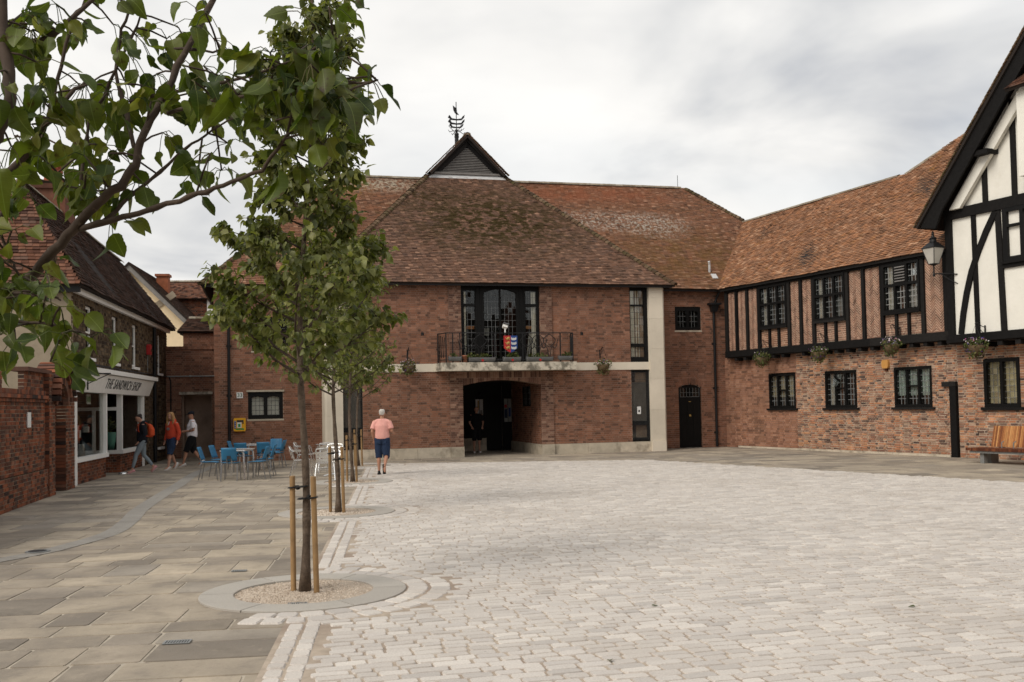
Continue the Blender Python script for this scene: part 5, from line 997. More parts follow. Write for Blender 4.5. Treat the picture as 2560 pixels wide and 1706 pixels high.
MB().box(3.95, 5.2, .28, .34, 0, 2.5).build('garden_door', 'blackpaint', gwall); MB().box(3.5, 6.05, .3, .36, 0, 2.6).build('door_backing', 'deck', gwall)
t = thing('wall_plate', 'small pale plate fixed to the brick garden wall', 'plate', kw(2.0, -.012, 1.5), KR); MB().box(-.13, .13, -.02, 0, 0, .3).build('plate', 'paper', t)
# ------------------------------------------------------------------ wall with doorway between shop and hall
dwall = thing('doorway_wall', 'dark brick wall with a doorway between the shop and the hall', 'wall', HL, HR_)
brick_wall(dwall, -12.6, -9.6, 0, 4.1, 'hall_brick', 'hall_mortar', [(-11.08, -9.99, 0, 2.39)], W=WH, y=5.5, n_ind=0, reveal=.3)
for i in range(27): MB().box(-12.6+i*.111, -12.6+i*.111+.104, 5.46, 5.8, 4.1, 4.21).build('coping_brick', 'hall_brick', dwall)
MB().box(-11.15, -9.95, 5.44, 5.7, 2.395, 2.5).build('lintel', 'concrete', dwall); MB().box(-12.6, -9.6, 6.9, 7.0, 0, 3.4).box(-11.1, -11.0, 5.8, 6.9, 0, 2.5).build('passage_back', 'hall_mortar', dwall)
g_ = MB()
for i in range(5): g_.box(-10.55+i*.12, -10.53+i*.12, 6.5, 6.53, .9, 2.3)
for z in (.95, 1.4, 1.85, 2.28): g_.box(-10.6, -10.0, 6.47, 6.5, z-.012, z+.012)
g_.build('lattice_gate', 'lead', dwall); MB().box(-10.6, -10.0, 6.45, 6.52, 0, .7).build('gate_board', 'greytimber', dwall)
MB().tube([(-12.4, 5.46, 3.08), (-9.78, 5.46, 3.08), (-9.74, 5.46, 3.12), (-9.74, 5.46, 4.1)], .025, 6).ball((-10.75, 5.45, 3.08), .05).build('conduit', 'greypipe', dwall)
MB().tube([(-11.5, 5.46, 3.05), (-11.45, 5.46, 2.9), (-11.45, 5.46, .3)], .025, 6).build('drain_pipe', 'iron', dwall)
outb = thing('brick_outbuilding', 'small brick block with tiled cap rising behind the doorway wall', 'building', HL, HR_)
brick_wall(outb, -11.05, -9.3, 3.6, 4.8, 'hall_brick', 'hall_mortar', W=WH, y=6.2, n_ind=0); MB().box(-11.0, -9.3, 6.3, 8.4, 0, 4.8).build('core', 'hall_mortar', outb)
tile_roof(outb, [(-11.25, 6.05, 4.82), (-9.2, 6.05, 4.82), (-9.2, 6.7, 5.4), (-10.85, 6.7, 5.4)], 'tile_shop', WH, 60, gauge=.085); ridge_tiles(outb, (-10.85, 6.7, 5.42), (-9.2, 6.7, 5.42), WH, .25, .1, 'ridge_tile')
tile_roof(outb, [(-11.25, 8.2, 4.82), (-11.25, 6.05, 4.82), (-10.85, 6.7, 5.4), (-10.85, 8.0, 5.4)], 'tile_shop', WH, 0, gauge=.085)
# ------------------------------------------------------------------ houses behind
crm = thing('cream_gabled_house', 'cream rendered house gable with grey bargeboards beyond the shop', 'house', (-19.1, 50, 0), R(8))
recalc(MB().prism([(-5.5, 0), (2.6, 0), (2.6, 6.4), (0, 9.05), (-5.5, 3.6)], 0, 9).build('wall', 'cream', crm))
recalc(MB().prism([(0, 9.2), (2.9, 6.28), (2.9, 5.93), (0, 8.85)], -.5, -.42).build('bargeboard', 'greytimber', crm)); recalc(MB().prism([(0, 9.2), (-5.6, 3.6), (-5.6, 3.25), (0, 8.85)], -.5, -.42).build('bargeboard', 'greytimber', crm))
WC = frame_matrix((-19.1, 50), R(8))
tile_roof(crm, [(2.95, -.55, 6.3), (2.95, 9, 6.3), (0, 9, 9.27), (0, -.55, 9.27)], 'tile_shop', WC, 0); tile_roof(crm, [(-5.65, 9, 3.62), (-5.65, -.55, 3.62), (0, -.55, 9.27), (0, 9, 9.27)], 'tile_shop', WC, 0)
for p, q in (((.9, 6.9), (2.1, 7.75)), ((1.2, 4.7), (2.6, 4.7)), ((2.2, 0), (2.2, 4.7))): MB().bar((p[0], -.02, p[1]), (q[0], -.02, q[1]), .06, .32, up=(0, 0, 1) if p[0] != q[0] else (1, 0, 0)).build('timber', 'render', crm)
MB().box(.55, 1.15, 3.2, 3.8, 7.8, 9.05).box(.48, 1.22, 3.13, 3.87, 9.05, 9.18).build('chimney', 'garden_brick', crm)
red = thing('red_roofed_house', 'brick house with red tiled hipped roof behind the cream gable', 'house', (-18.4, 56, 0), R(6)); WR = frame_matrix((-18.4, 56), R(6))
brick_wall(red, -4, 1.5, 4, 8.1, 'garden_brick', 'garden_mortar', W=WR, n_ind=0); MB().box(-4, 1.48, .15, 6, 0, 8.1).build('core', 'garden_mortar', red); MB().box(1.25, 1.55, -.1, .05, 6, 8.1).build('corner_board', 'white', red)
tile_roof(red, [(-4.3, -.4, 8.1), (1.9, -.4, 8.1), (1.0, .7, 9.2), (-4.3, .7, 9.2)], 'tile_end', WR, 0); tile_roof(red, [(1.9, -.4, 8.1), (1.9, 6, 8.1), (1.0, 5, 9.2), (1.0, .7, 9.2)], 'tile_end', WR, 0); ridge_tiles(red, (-4.3, .7, 9.22), (1.0, .7, 9.22), WR, .3, .12, 'ridge_tile', n_ind=0)

# ------------------------------------------------------------------ the row behind the camera that the balcony window mirrors
BL, BRz = (0, -14, 0), R(186); WB = frame_matrix(BL, BRz)
row = thing('brick_terrace', 'brick terrace with tiled roof and one gable, mirrored in the balcony window', 'building', BL, BRz)
MB().box(-62, 30, 0, 8, 0, 6.2).build('wall', 'garden_brick', row)
for x in np.arange(-60, 28, 3.2):
    for z in (1.0, 3.9): window(row, x, x+1.0, z, z+1.5, -.03, [(x+.08, x+.92, z+.08, z+.72, 2, 1), (x+.08, x+.92, z+.78, z+1.42, 2, 1)], frame='white', back=0, depth=.05)
tile_roof(row, [(-62.3, -.4, 6.1), (30.3, -.4, 6.1), (30.3, 4, 10.2), (-62.3, 4, 10.2)], 'tile_end', WB, 0, tiles=False); tile_roof(row, [(30.3, 8.4, 6.1), (-62.3, 8.4, 6.1), (-62.3, 4, 10.2), (30.3, 4, 10.2)], 'tile_end', WB, 0, tiles=False)
recalc(MB().prism([(-29, 6.1), (-23, 6.1), (-26, 10.9)], -.1, 4).build('gable', 'garden_brick', row)); MB().box(-22, -20.4, 3.4, 4.6, 9, 11.6).build('chimney', 'garden_brick', row)
# ------------------------------------------------------------------ trees
def crown_parts(t, P, D, size, tmpl, mat, n_ind, curl=.25):
    V = leaf_array(P, D, size, tmpl[0], curl=curl)
    r = np.clip(rng.random(len(P)), 0, 1); W_ = t.matrix_world if False else Matrix.Translation(t.location)
    crown = bpy.data.objects.new('crown', None); COL.objects.link(crown); crown.parent = t
    pieces('leaf', 'leaves', V, tmpl[1], r, mat, crown, n_ind, W_, tmpl[2], True, size=size)
def street_tree(i, H, prof, nleaf, lsize, n_ind, label, tmpl, off=(0, 0), limbs=34, r0=.042):
    bx, by = TREES[i]; t = thing('street_tree', label, 'tree', (bx, by, .01), 0, 'young trees in a row'); rd = random.Random(50+i)
    tp = lambda z: Vector((.03*math.sin(z*1.7+i)+off[0]*max(0, z-2)/3, .03*math.cos(z*1.3+i)+off[1]*max(0, z-2)/3, z))
    zs_ = np.linspace(0, H*.94, 26); ra = [r0*(1-.8*z/H)+.022*math.exp(-z*9)+.004*math.sin(z*11) for z in zs_]
    MB().tube([tp(z) for z in zs_], ra, 10).build('trunk', 'bark', t, smooth=True)
    mb = MB(); segs = []; az = rd.random()*6
    for k in range(limbs):
        f = (k+.5)/limbs; z0 = 1.95+(H*.86-1.95)*f**1.15; az += 2.4+rd.uniform(-.4, .4); zz = z0
        for _ in range(3): r = prof(zz)*rd.uniform(.72, 1.02); zz = min(z0+r*rd.uniform(.55, 1.0), H)
        a = tp(z0); o = Vector((math.cos(az), math.sin(az), 0)); L = [a, a+o*r*.35+Vector((0, 0, (zz-z0)*.22)), a+o*r*.72+Vector((0, 0, (zz-z0)*.6)), a+o*r+Vector((0, 0, zz-z0))]
        L = [p+Vector((rd.gauss(0, .02), rd.gauss(0, .02), rd.gauss(0, .02))) if j else p for j, p in enumerate(L)]
        rr = .016*(1-f*.6); mb.tube(L, [rr, rr*.75, rr*.5, rr*.25], 6)
        for j in range(9):
            q = rd.uniform(.25, 1.0)*3; m = min(int(q), 2); p = L[m].lerp(L[m+1], q-m); d = (o*rd.uniform(.1, .9)+Vector((rd.gauss(0, .6), rd.gauss(0, .6), rd.uniform(-.2, .9)))).normalized()*rd.uniform(.12, .34)
            e = p+d; mb.tube([p, p+d*.5+Vector((0, 0, .015)), e], [.005, .004, .002], 4); segs.append((p, e, o))
        segs.append((L[2], L[3], o))
    for k in range(14): segs.append((tp(H*.8+k*.015*H), tp(H*.8+k*.015*H)+Vector((rd.gauss(0, .1), rd.gauss(0, .1), .2)), Vector((rd.gauss(0, 1), rd.gauss(0, 1), 0))))
    mb.build('branches', 'twig', t, smooth=True)
    P = []; D = []
    for k in range(nleaf):
        a, e, o = rd.choice(segs); p = a.lerp(e, rd.random()**.8); q = Vector((rd.gauss(0, 1), rd.gauss(0, 1), rd.gauss(0, .8))).normalized()
        P.append(p+q*rd.uniform(.01, .055)); D.append(q*.55+o*.35+Vector((0, 0, -.55+rd.gauss(0, .35))))
    crown_parts(t, np.array(P), np.array(D), lsize*rng.uniform(.65, 1.25, nleaf), tmpl, 'leaf', n_ind)
def prof1(z): return float(np.interp(z, [1.8, 2.1, 2.45, 2.8, 3.15, 3.5, 4.2, 4.9, 5.6, 6.3], [.4, .8, 1.05, 1.08, .86, .55, .52, .5, .38, .12]))
street_tree(0, 6.2, prof1, 8600, .082, 300, 'nearest staked young tree with tall narrow top in front of the hall', LT5, off=(.12, 0), limbs=46)
def prof2(z): return float(np.interp(z, [1.8, 2.2, 2.8, 3.5, 4.2, 5.2], [.4, .95, 1.15, 1.05, .8, .15]))
street_tree(1, 5.2, prof2, 5600, .088, 0, 'second staked young tree from the camera, crown merging with the nearest', LT3, off=(.1, 0), limbs=38)
street_tree(2, 5.0, prof2, 3000, .085, 0, 'third staked young tree in the row', LT3, limbs=30); street_tree(3, 4.9, prof2, 2400, .09, 0, 'farthest staked young tree near the hall pilaster', LT3, limbs=26)
ordn = ['nearest', 'second', 'third', 'farthest']
for i, (bx, by) in enumerate(TREES):
    for s, (ox, oy, h, lean) in enumerate(((-.115, .06, 1.1, .0), (.13, -.06, 1.1, .02))):
        k = i
        t = thing('tree_stake', f"{'left' if s == 0 else 'right'} round timber stake of the {ordn[k]} tree in the row", 'stake', (bx+ox, by+oy, .01), 0, 'stakes beside the young trees')
        x1 = -lean; MB().tube([(0, 0, 0), (x1*.5, 0, h*.5), (x1, 0, h-.008), (x1, 0, h)], [.027, .027, .027, .024], 12).build('post', 'stake', t, smooth=False)
        z = .99 if s == 0 else .9; dx, dy = -ox, -oy
        mb = MB()
        ring = lambda cx, cy, r, tilt: [(cx+r*math.cos(a), cy+r*math.sin(a), z+tilt*(cx+r*math.cos(a))) for a in np.linspace(0, 2*math.pi, 13)]
        mb.tube(ring(x1, 0, .033, .1), .008, 4, ry=.02, cap=False); mb.tube(ring(dx+.0, dy, .046, .1), .008, 4, ry=.02, cap=False)
        mb.tube([(x1+.03*math.copysign(1, dx), 0, z), (dx*.5, dy*.5, z+.005), (dx-.04*math.copysign(1, dx), dy, z)], .018, 6, ry=.018); mb.ball((dx*.5, dy*.5, z), (.026, .026, .024), 8, 5)
        mb.build('tree_tie', 'rubber', t)
# near tree whose branches reach in from the left
def at(px, py, Y):
    d = camo.matrix_world.to_3x3()@Vector(((px-1280)/2489, -(py-853-2560*cam.shift_y)/2489, -1)); return Vector((0, 0, CAMZ))+d*(Y/d.y)
zp = lambda x, y, Y: at(x/1.6505, y/1.6505, Y)
near = thing('overhanging_tree', 'tree at the left edge with large leaves hanging into the view', 'tree', (-1.62, 2.02, 0))
o0 = Vector(near.location); MB().tube([(0, 0, 0), (.02, 0, .6), (0, .01, 1.2), (.02, 0, 1.8), (.0, .01, 2.6), (.02, 0, 3.4)], [.06, .045, .04, .034, .026, .012], 12).build('trunk', 'bark', near, smooth=True)
BR = [  # (polyline in photo-zoom pixels with depth), radius start, end, [(t0,t1,spurs)]
 ([(-230, 1480, 2.0), (-120, 1400, 1.98), (0, 1290, 1.95), (120, 1150, 1.95), (230, 1030, 1.93), (330, 920, 1.92), (400, 840, 1.9), (500, 770, 1.9), (560, 680, 1.9), (590, 560, 1.9), (660, 430, 1.92), (760, 230, 1.95), (880, 0, 2.0), (920, -80, 2.0)], .0125, .0055, [(.12, .36, 5), (.46, .8, 6), (.8, .9, 2)]),
 ([(330, 945, 1.92), (480, 905, 1.9), (600, 870, 1.87), (780, 815, 1.84), (920, 770, 1.82), (1080, 705, 1.78), (1160, 590, 1.76), (1260, 470, 1.74), (1330, 380, 1.74)], .0065, .002, [(.35, .5, 1), (.72, 1, 9)]),
 ([(430, 915, 1.92), (530, 820, 1.95), (660, 710, 1.98), (790, 600, 2.0), (900, 520, 2.0)], .0048, .002, [(.3, .6, 2), (.85, 1, 5)]),
 ([(540, 415, 2.0), (830, 360, 1.95), (1050, 310, 1.85), (1250, 230, 1.8), (1400, 150, 1.78)], .0042, .0015, [(.2, .6, 4), (.6, 1, 7)]),
 ([(690, 465, 1.9), (880, 420, 1.85), (1060, 390, 1.8), (1170, 370, 1.77), (1380, 350, 1.74), (1560, 330, 1.72)], .0042, .0015, [(.15, .55, 5), (.6, 1, 8)]),
 ([(-60, 640, 1.7), (0, 540, 1.7), (45, 400, 1.7), (12, 200, 1.72), (8, -60, 1.75)], .012, .009, [(.2, .95, 6)]),
 ([(-60, 800, 1.85), (100, 640, 1.85), (180, 520, 1.85), (300, 380, 1.88), (350, 340, 1.9)], .0075, .003, [(.3, 1, 7)]),
 ([(0, 900, 2.05), (100, 760, 2.05), (170, 600, 2.08), (210, 440, 2.1), (300, 100, 2.1), (380, -40, 2.1)], .0065, .003, [(.1, .95, 9)]),
 ([(345, 850, 1.95), (335, 700, 1.95), (370, 500, 2.0), (480, 300, 2.0), (590, 30, 2.0)], .0042, .002, [(.1, .95, 9)]),
 ([(560, 640, 1.95), (520, 480, 1.98), (480, 300, 2.0), (500, 120, 2.0), (570, -30, 2.0)], .0048, .0025, [(.2, 1, 7)]),
 ([(-60, 1190, 1.85), (60, 1210, 1.83), (240, 1230, 1.8)], .004, .002, [(.3, 1, 4)]),
 ([(-60, 1350, 1.8), (120, 1330, 1.8), (250, 1350, 1.78), (380, 1390, 1.76)], .0035, .0015, [(.2, 1, 7)]),
 ([(0, 940, 1.9), (25, 1050, 1.9), (80, 1130, 1.9), (250, 1240, 1.85)], .0035, .0015, [(.1, 1, 4)]),
 ([(150, 745, 1.9), (280, 770, 1.88), (350, 780, 1.86)], .003, .0015, [(.5, 1, 2)]),
 ([(700, 200, 2.0), (880, 215, 1.95), (930, 200, 1.95)], .003, .0015, [(.6, 1, 2)]),
 ([(100, 200, 1.9), (250, 120, 1.92), (420, -40, 1.95)], .006, .004, [(.0, 1, 7)]),
]
mb = MB(); pet = MB(); P = []; D = []; rd = random.Random(3)
for pts, ra, rb, rngs in BR:
    W3 = [zp(*p)-o0 for p in pts]; n = len(W3); fine = []
    for i in range(n-1):
        for k in range(4): fine.append(W3[i].lerp(W3[i+1], k/4)+Vector((rd.gauss(0, .0015), rd.gauss(0, .002), rd.gauss(0, .0015))))
    fine.append(W3[-1]); m = len(fine)
    mb.tube(fine, [ra+(rb-ra)*i/(m-1)+(.0012 if rd.random() < .12 else 0) for i in range(m)], 8)
    for a, b, c in rngs:
        c = int(c*1.2+.5)
        for k in range(c):
            f = a+(b-a)*(k+rd.random())/c; q = f*(m-1); i = min(int(q), m-2); p = fine[i].lerp(fine[i+1], q-i)
            tw = Vector((rd.gauss(0, .6), rd.gauss(0, .8), rd.gauss(.2, .5))).normalized()*rd.uniform(.02, .1); e = p+tw; mb.tube([p, p+tw*.5+Vector((0, 0, .004)), e], [.0022, .002, .0018], 5)
            for j in range(rd.choice((3, 4, 5, 5, 6))):
                d = Vector((rd.gauss(0, .8), rd.gauss(0, .8), rd.gauss(-.35, .55))).normalized(); L = rd.uniform(.02, .05); s = e+d*L+Vector((0, 0, -.006)); pet.tube([e, e+d*L*.55+Vector((0, 0, .004)), s], .0009, 4)
                P.append(s); D.append(d*.6+Vector((rd.gauss(0, .3), rd.gauss(0, .3), -.55)))
mb.build('branches', 'twig', near, smooth=True); pet.build('petioles', 'foliage', near, kind='stuff')
P = np.array(P); nl = len(P); crown_parts(near, P, np.array(D), (.025+.044*rng.beta(1.5, 2.6, nl)), LT9, 'leafbig', 300, curl=.42)
for k, (x, y, lab) in enumerate(((1.15, 8.55, 'single fallen leaf on the setts right of the nearest tree'), (.62, 6.75, 'small fallen leaf on the setts at the bottom of the picture'), (3.3, 8.3, 'tiny fallen leaf far out on the setts to the right'))):
    t = thing('fallen_leaf', lab, 'leaf', (x, y, .02), k*1.3); V = leaf_array(np.array([(0, 0, .004)]), np.array([(1., .2, .05)]), np.array([.06]), LT5[0], up=np.array([(0, .1, 1.)])); link('blade', np_mesh('blade', V, LT5[1], 'leaf', np.array([.1]), LT5[2]), t)
# ------------------------------------------------------------------ people
def remesh(o, vs, sm=6):
    m = o.modifiers.new('remesh', 'REMESH'); m.mode = 'VOXEL'; m.voxel_size = vs; m.use_smooth_shade = True
    s = o.modifiers.new('smooth', 'SMOOTH'); s.iterations = sm; s.factor = .5; return o
V3 = lambda p: Vector(p)
def person(label, loc, rz, J, skin, top, bottom, shoe, hair, sleeve, leg, girth=1., top_len=.84, head_dir=(0, 0, 0), hoodie=False, extras=None, H=1.72):
    """J: joints in metres for a 1.72 m figure facing +y: hip/knee/ankle/toe and shoulder/elbow/wrist for L (-x) and R (+x)"""
    t = thing('person', label, 'person', loc, rz); t.scale = (H/1.72,)*3
    lean = J.get('lean', 0.); cx = lambda z: lean*(z-.9)
    body = MB(); ch = V3((0, cx(1.38), 1.38))
    body.loft([(0, 0, .80, .10*girth, .09), (0, 0, .88, .15*girth, .105), (0, cx(1.05), 1.05, .125*girth, .09), (0, cx(1.25), 1.25, .15*girth, .105), (0, cx(1.38), 1.38, .155, .085), (0, cx(1.44), 1.44, .07, .06)], 14)
    hd = V3(J.get('head', (0, cx(1.6)+.03, 1.60))); body.tube([(0, cx(1.4), 1.4), (0, cx(1.5)+.005, 1.48), hd-V3((0, 0, .05))], [.06, .052, .052], 10)
    E = Euler((head_dir[0], head_dir[1], head_dir[2])).to_matrix()
    def H_(p): return hd+E@V3(p)
    rings = [(-.115, .02, .03, .035), (-.1, .018, .045, .055), (-.06, .008, .062, .078), (-.01, 0, .072, .088), (.04, -.005, .076, .095), (.08, -.008, .066, .083), (.105, -.01, .04, .05)]
    n = 14; vs = []
    for z, y, rx, ry in rings: vs += [tuple(H_((rx*math.cos(2*math.pi*j/n), y+ry*math.sin(2*math.pi*j/n), z))) for j in range(n)]
    body.add(vs, [(i*n+j, i*n+(j+1) % n, (i+1)*n+(j+1) % n, (i+1)*n+j) for i in range(len(rings)-1) for j in range(n)]+[tuple(range(n))[::-1], tuple((len(rings)-1)*n+j for j in range(n))])
    body.tube([H_((0, .085, .01)), H_((0, .105, -.025)), H_((0, .085, -.035))], [.01, .015, .01], 6)
    for s in (-1, 1): body.tube([H_((s*.072, -.01, .015)), H_((s*.082, -.015, -.005)), H_((s*.074, -.008, -.035))], [.012, .016, .01], 6)
    tops = MB(); bot = MB(); ops_ = MB()
    for s, k in ((-1, 'L'), (1, 'R')):
        hp, kn, an, to = [V3(p) for p in J['leg'+k]]; body.tube([hp+V3((0, 0, .02)), hp.lerp(kn, .5), kn, kn.lerp(an, .3)+V3((0, -.012, 0)), an.lerp(kn, .12), an], [.082*girth, .068*girth, .052, .053, .034, .034], 10)
        f = (to-an); f.z = 0 if abs(f.z) < .06 else f.z; body.tube([an+V3((0, 0, -.02)), an.lerp(to, .5)+V3((0, 0, -.035)), to], [.035, .034, .022], 8)
        sh = MB(); d = (to-an).normalized(); up = V3((0, 0, 1)); up = (up-d*d.dot(up)).normalized(); sd_ = d.cross(up)
        base = an-up*.045; 
        secs = [(-.075, .028, .055), (-.05, .036, .085), (.03, .038, .08), (.09, .042, .05), (.14, .04, .038), (.175, .022, .02)]; n = 10; vs = []
        for q, wd, h in secs:
            for j in range(n): a = 2*math.pi*j/n; vs.append(tuple(base+d*q+sd_*wd*math.cos(a)+up*(h*.5+h*.5*math.sin(a)-.03)))
        recalc(sh.add(vs, [(i*n+j, i*n+(j+1) % n, (i+1)*n+(j+1) % n, (i+1)*n+j) for i in range(5) for j in range(n)]+[tuple(range(n)), tuple(5*n+j for j in range(n))]).build('shoe', shoe, t, smooth=True))
        so = MB(); so.obox((0, 0, 0), (.08, .25, .018)); o = so.build('shoe_sole', 'sole' if shoe != 'blackshoe' else 'rubber', t); mt = Matrix((sd_, d, up)).transposed().to_4x4(); mt.translation = base+d*.05-up*.035; o.matrix_local = mt
        sd2, el, wr = [V3(p) for p in J['arm'+k]]; body.tube([V3((0, sd2.y, sd2.z-.01)).lerp(sd2, .6), sd2, sd2.lerp(el, .5), el, el.lerp(wr, .35), wr], [.05, .052, .044, .037, .036, .026], 10)
        hdv = (wr-el).normalized(); pl = wr+hdv*.05; sdv = hdv.cross(V3((0, 1, 0))).normalized() if abs(hdv.y) < .9 else V3((1, 0, 0)); nrm = hdv.cross(sdv)
        body.tube([wr, pl, wr+hdv*.09], [.026, .034, .03], 8, ry=[.02, .018, .015])
        for q in range(4):
            b0 = wr+hdv*.085+sdv*(q-1.5)*.017; L = (.062, .072, .068, .052)[q]; body.tube([b0, b0+hdv*L*.5-nrm*.006, b0+hdv*L*.85-nrm*.022], [.009, .008, .006], 6)
        tb = wr+hdv*.03+sdv*(.028)*s; body.tube([tb, tb+hdv*.035+sdv*.02*s, tb+hdv*.06+sdv*.022*s-nrm*.01], [.011, .01, .007], 6)
        # clothes
        e1 = sd2.lerp(el, .75) if sleeve == 'short' else None
        if sleeve == 'short': tops.tube([V3((0, sd2.y, 1.43)).lerp(sd2, .35), sd2+V3((0, 0, -.03)), sd2.lerp(el, .45), e1], [.055, .066, .066, .074], 12)
        else: tops.tube([V3((0, sd2.y, 1.43)).lerp(sd2, .35), sd2+V3((0, 0, -.03)), sd2.lerp(el, .5), el, el.lerp(wr, .6), wr.lerp(el, .05)], [.058, .07, .068, .062, .056, .048], 12)
        if leg == 'short': bot.tube([hp+V3((0, 0, .05)), hp.lerp(kn, .5), kn+V3((0, 0, -.02)), kn.lerp(an, .12)], [.105*girth, .1*girth, .088, .09], 12)
        else: bot.tube([hp+V3((0, 0, .05)), hp.lerp(kn, .5), kn, kn.lerp(an, .3)+V3((0, -.012, 0)), an.lerp(kn, .15)], [.098*girth, .082*girth, .06, .06, .042], 12)
    bot.loft([(0, 0, .80, .13*girth, .1), (0, 0, .9, .175*girth, .13), (0, cx(1.02), 1.02, .155*girth, .12)], 14)
    g = girth; tl = top_len
    tops.loft([(0, cx(tl), tl, .165*g, .125*g), (0, cx(tl)+.01, tl+.08, .175*g, .14*g), (0, cx(1.12)+.01, 1.12, .165*g, .135*g), (0, cx(1.28), 1.28, .175*g, .125*g), (0, cx(1.38), 1.38, .15, .1), (0, cx(1.43), 1.43, .1, .085), (0, cx(1.46), 1.46, .07, .068)], 16)
    if hoodie: tops.tube([(-.09, cx(1.4)+.06, 1.42), (-.1, cx(1.4)-.03, 1.47), (0, cx(1.4)-.11, 1.46), (.1, cx(1.4)-.03, 1.47), (.09, cx(1.4)+.06, 1.42)], [.035, .05, .06, .05, .035], 10)
    b = recalc(body.build('body', skin, t)); remesh(b, .011, 3); o = recalc(tops.build('top', top, t)); remesh(o, .014, 5); o = recalc(bot.build('bottoms', bottom, t)); remesh(o, .014, 4)
    for s in (-1, 1): MB().ball(tuple(H_((s*.03, .083, .012))), (.012, .008, .007), 8, 5).build('eye', 'ink', t)
    MB().tube([H_((-.024, .08, -.062)), H_((0, .088, -.064)), H_((.024, .08, -.062))], [.003, .006, .003], 6).build('mouth', 'terracotta', t)
    hm = MB(); hair_kind, hair_m = hair
    if hair_kind == 'short': vs2 = [(.108, -.012, .05, .06), (.085, -.014, .071, .088), (.05, -.025, .079, .088), (.01, -.042, .076, .064), (-.03, -.058, .062, .04), (-.05, -.06, .05, .03)]
    else: vs2 = [(.115, -.015, .06, .07), (.085, -.02, .082, .096), (.03, -.035, .09, .09), (-.03, -.05, .095, .075), (-.1, -.06, .115, .075), (-.2, -.06, .13, .075), (-.32, -.05, .1, .06), (-.38, -.045, .05, .04)]
    n = 14; vs = []
    for z, y, rx, ry in vs2[::-1]: vs += [tuple(H_((rx*math.cos(2*math.pi*j/n), y+ry*math.sin(2*math.pi*j/n), z))) for j in range(n)]
    hm.add(vs, [(i*n+j, i*n+(j+1) % n, (i+1)*n+(j+1) % n, (i+1)*n+j) for i in range(len(vs2)-1) for j in range(n)]+[tuple(range(n))[::-1], tuple((len(vs2)-1)*n+j for j in range(n))])
    if hair_kind == 'long':
        for s in (-1, 1): hm.tube([H_((s*.05, .03, .09)), H_((s*.088, .03, .0)), H_((s*.1, .04, -.12)), H_((s*.1, .07, -.25)), H_((s*.09, .08, -.32))], [.03, .034, .04, .04, .02], 8)
    if hair_kind == 'short' and hair_m == 'hair_dark': hm.ball(tuple(H_((0, -.08, .05))), .05)
    o = recalc(hm.build('hair', hair_m, t)); remesh(o, .012, 3)
    if extras: extras(t, H_)
    return t
def legs(L, Rr): return {'legL': L, 'legR': Rr}
# man in pink walking away
J = dict(legL=[(-.09, 0, .9), (-.1, .03, .48), (-.09, -.02, .09), (-.1, .1, .05)], legR=[(.09, 0, .9), (.11, -.02, .5), (.1, -.3, .22), (.11, -.33, .08)], armL=[(-.2, 0, 1.39), (-.255, -.06, 1.12), (-.22, .02, .9)], armR=[(.2, 0, 1.39), (.26, -.03, 1.13), (.27, .18, 1.08)])
def pockets(t, H_):
    for s in (-1, 1): MB().obox((s*.075, -.125, .86), (.1, .02, .1)).build('pocket', 'denim', t)
    MB().tube([(-.17, 0, .975), (0, -.125, .975), (.17, 0, .975)], .012, 5).build('belt', 'blackcloth', t)
person('grey-haired man in pink T-shirt and denim shorts walking away towards the hall', (-3.43, 26.1, .01), R(-2), J, 'skin2', 'pinkshirt', 'denim', 'blackshoe', ('short', 'hair_white'), 'short', 'short', 1.12, .93, extras=pockets)
stride = lambda a, b, k=.0: dict(legL=[(-.09, 0, .9), (-.08, a*.5+.05, .5), (-.08, a, .09), (-.08, a+.13, .05)], legR=[(.09, 0, .9), (.08, b*.4+.08, .49), (.08, b, .12+k), (.09, b+.1, .05)])
J = dict(stride(.3, -.32, .03), lean=.04, head=(0, .1, 1.58), armL=[(-.19, .01, 1.38), (-.24, -.02, 1.1), (-.2, .14, .9)], armR=[(.19, .01, 1.38), (.25, -.08, 1.12), (.24, .0, .86)])
def mot(t, H_):
    for k, m in enumerate(('red', 'paper', 'chair_blue')): MB().obox((-.06+.06*k, .165, 1.24), (.045, .012, .06)).build('print', m, t)
person('dark-haired woman in navy hoodie and grey leggings striding past the shop', (-10.82, 29.1, .005), R(118), J, 'skin', 'navy', 'leggings', 'pinkshoe', ('short', 'hair_dark'), 'long', 'long', 1.1, .86, head_dir=(R(-28), 0, 0), hoodie=True, extras=mot)
bp = thing('backpack', 'orange backpack on the back of the woman in the navy hoodie', 'backpack', (-10.82, 29.1, .005), R(118)); o = recalc(MB().loft([(0, -.2, 1.02, .1, .06), (0, -.24, 1.08, .14, .1), (0, -.24, 1.25, .14, .1), (0, -.2, 1.38, .1, .07), (0, -.18, 1.41, .05, .04)], 12).build('bag', 'orangebag', bp)); remesh(o, .015, 4)
for s in (-1, 1): MB().tube([(s*.09, -.15, 1.4), (s*.1, -.02, 1.485), (s*.1, .12, 1.4), (s*.13, .13, 1.22), (s*.17, .0, 1.08), (s*.12, -.15, 1.05)], .012, 5).build('strap', 'orangebag', bp)
J = dict(stride(.22, -.2, .04), head=(0, .05, 1.6), armL=[(-.19, 0, 1.38), (-.26, -.04, 1.1), (-.27, .04, .86)], armR=[(.19, 0, 1.38), (.26, -.05, 1.1), (.27, .03, .86)])
def mot2(t, H_): MB().ball((-.02, .168, 1.22), (.07, .012, .045)).build('print', 'greytimber', t); MB().tube([(-.03, .13, 1.44), (-.035, .17, 1.34)], .006, 5).build('drawstring', 'paper', t)
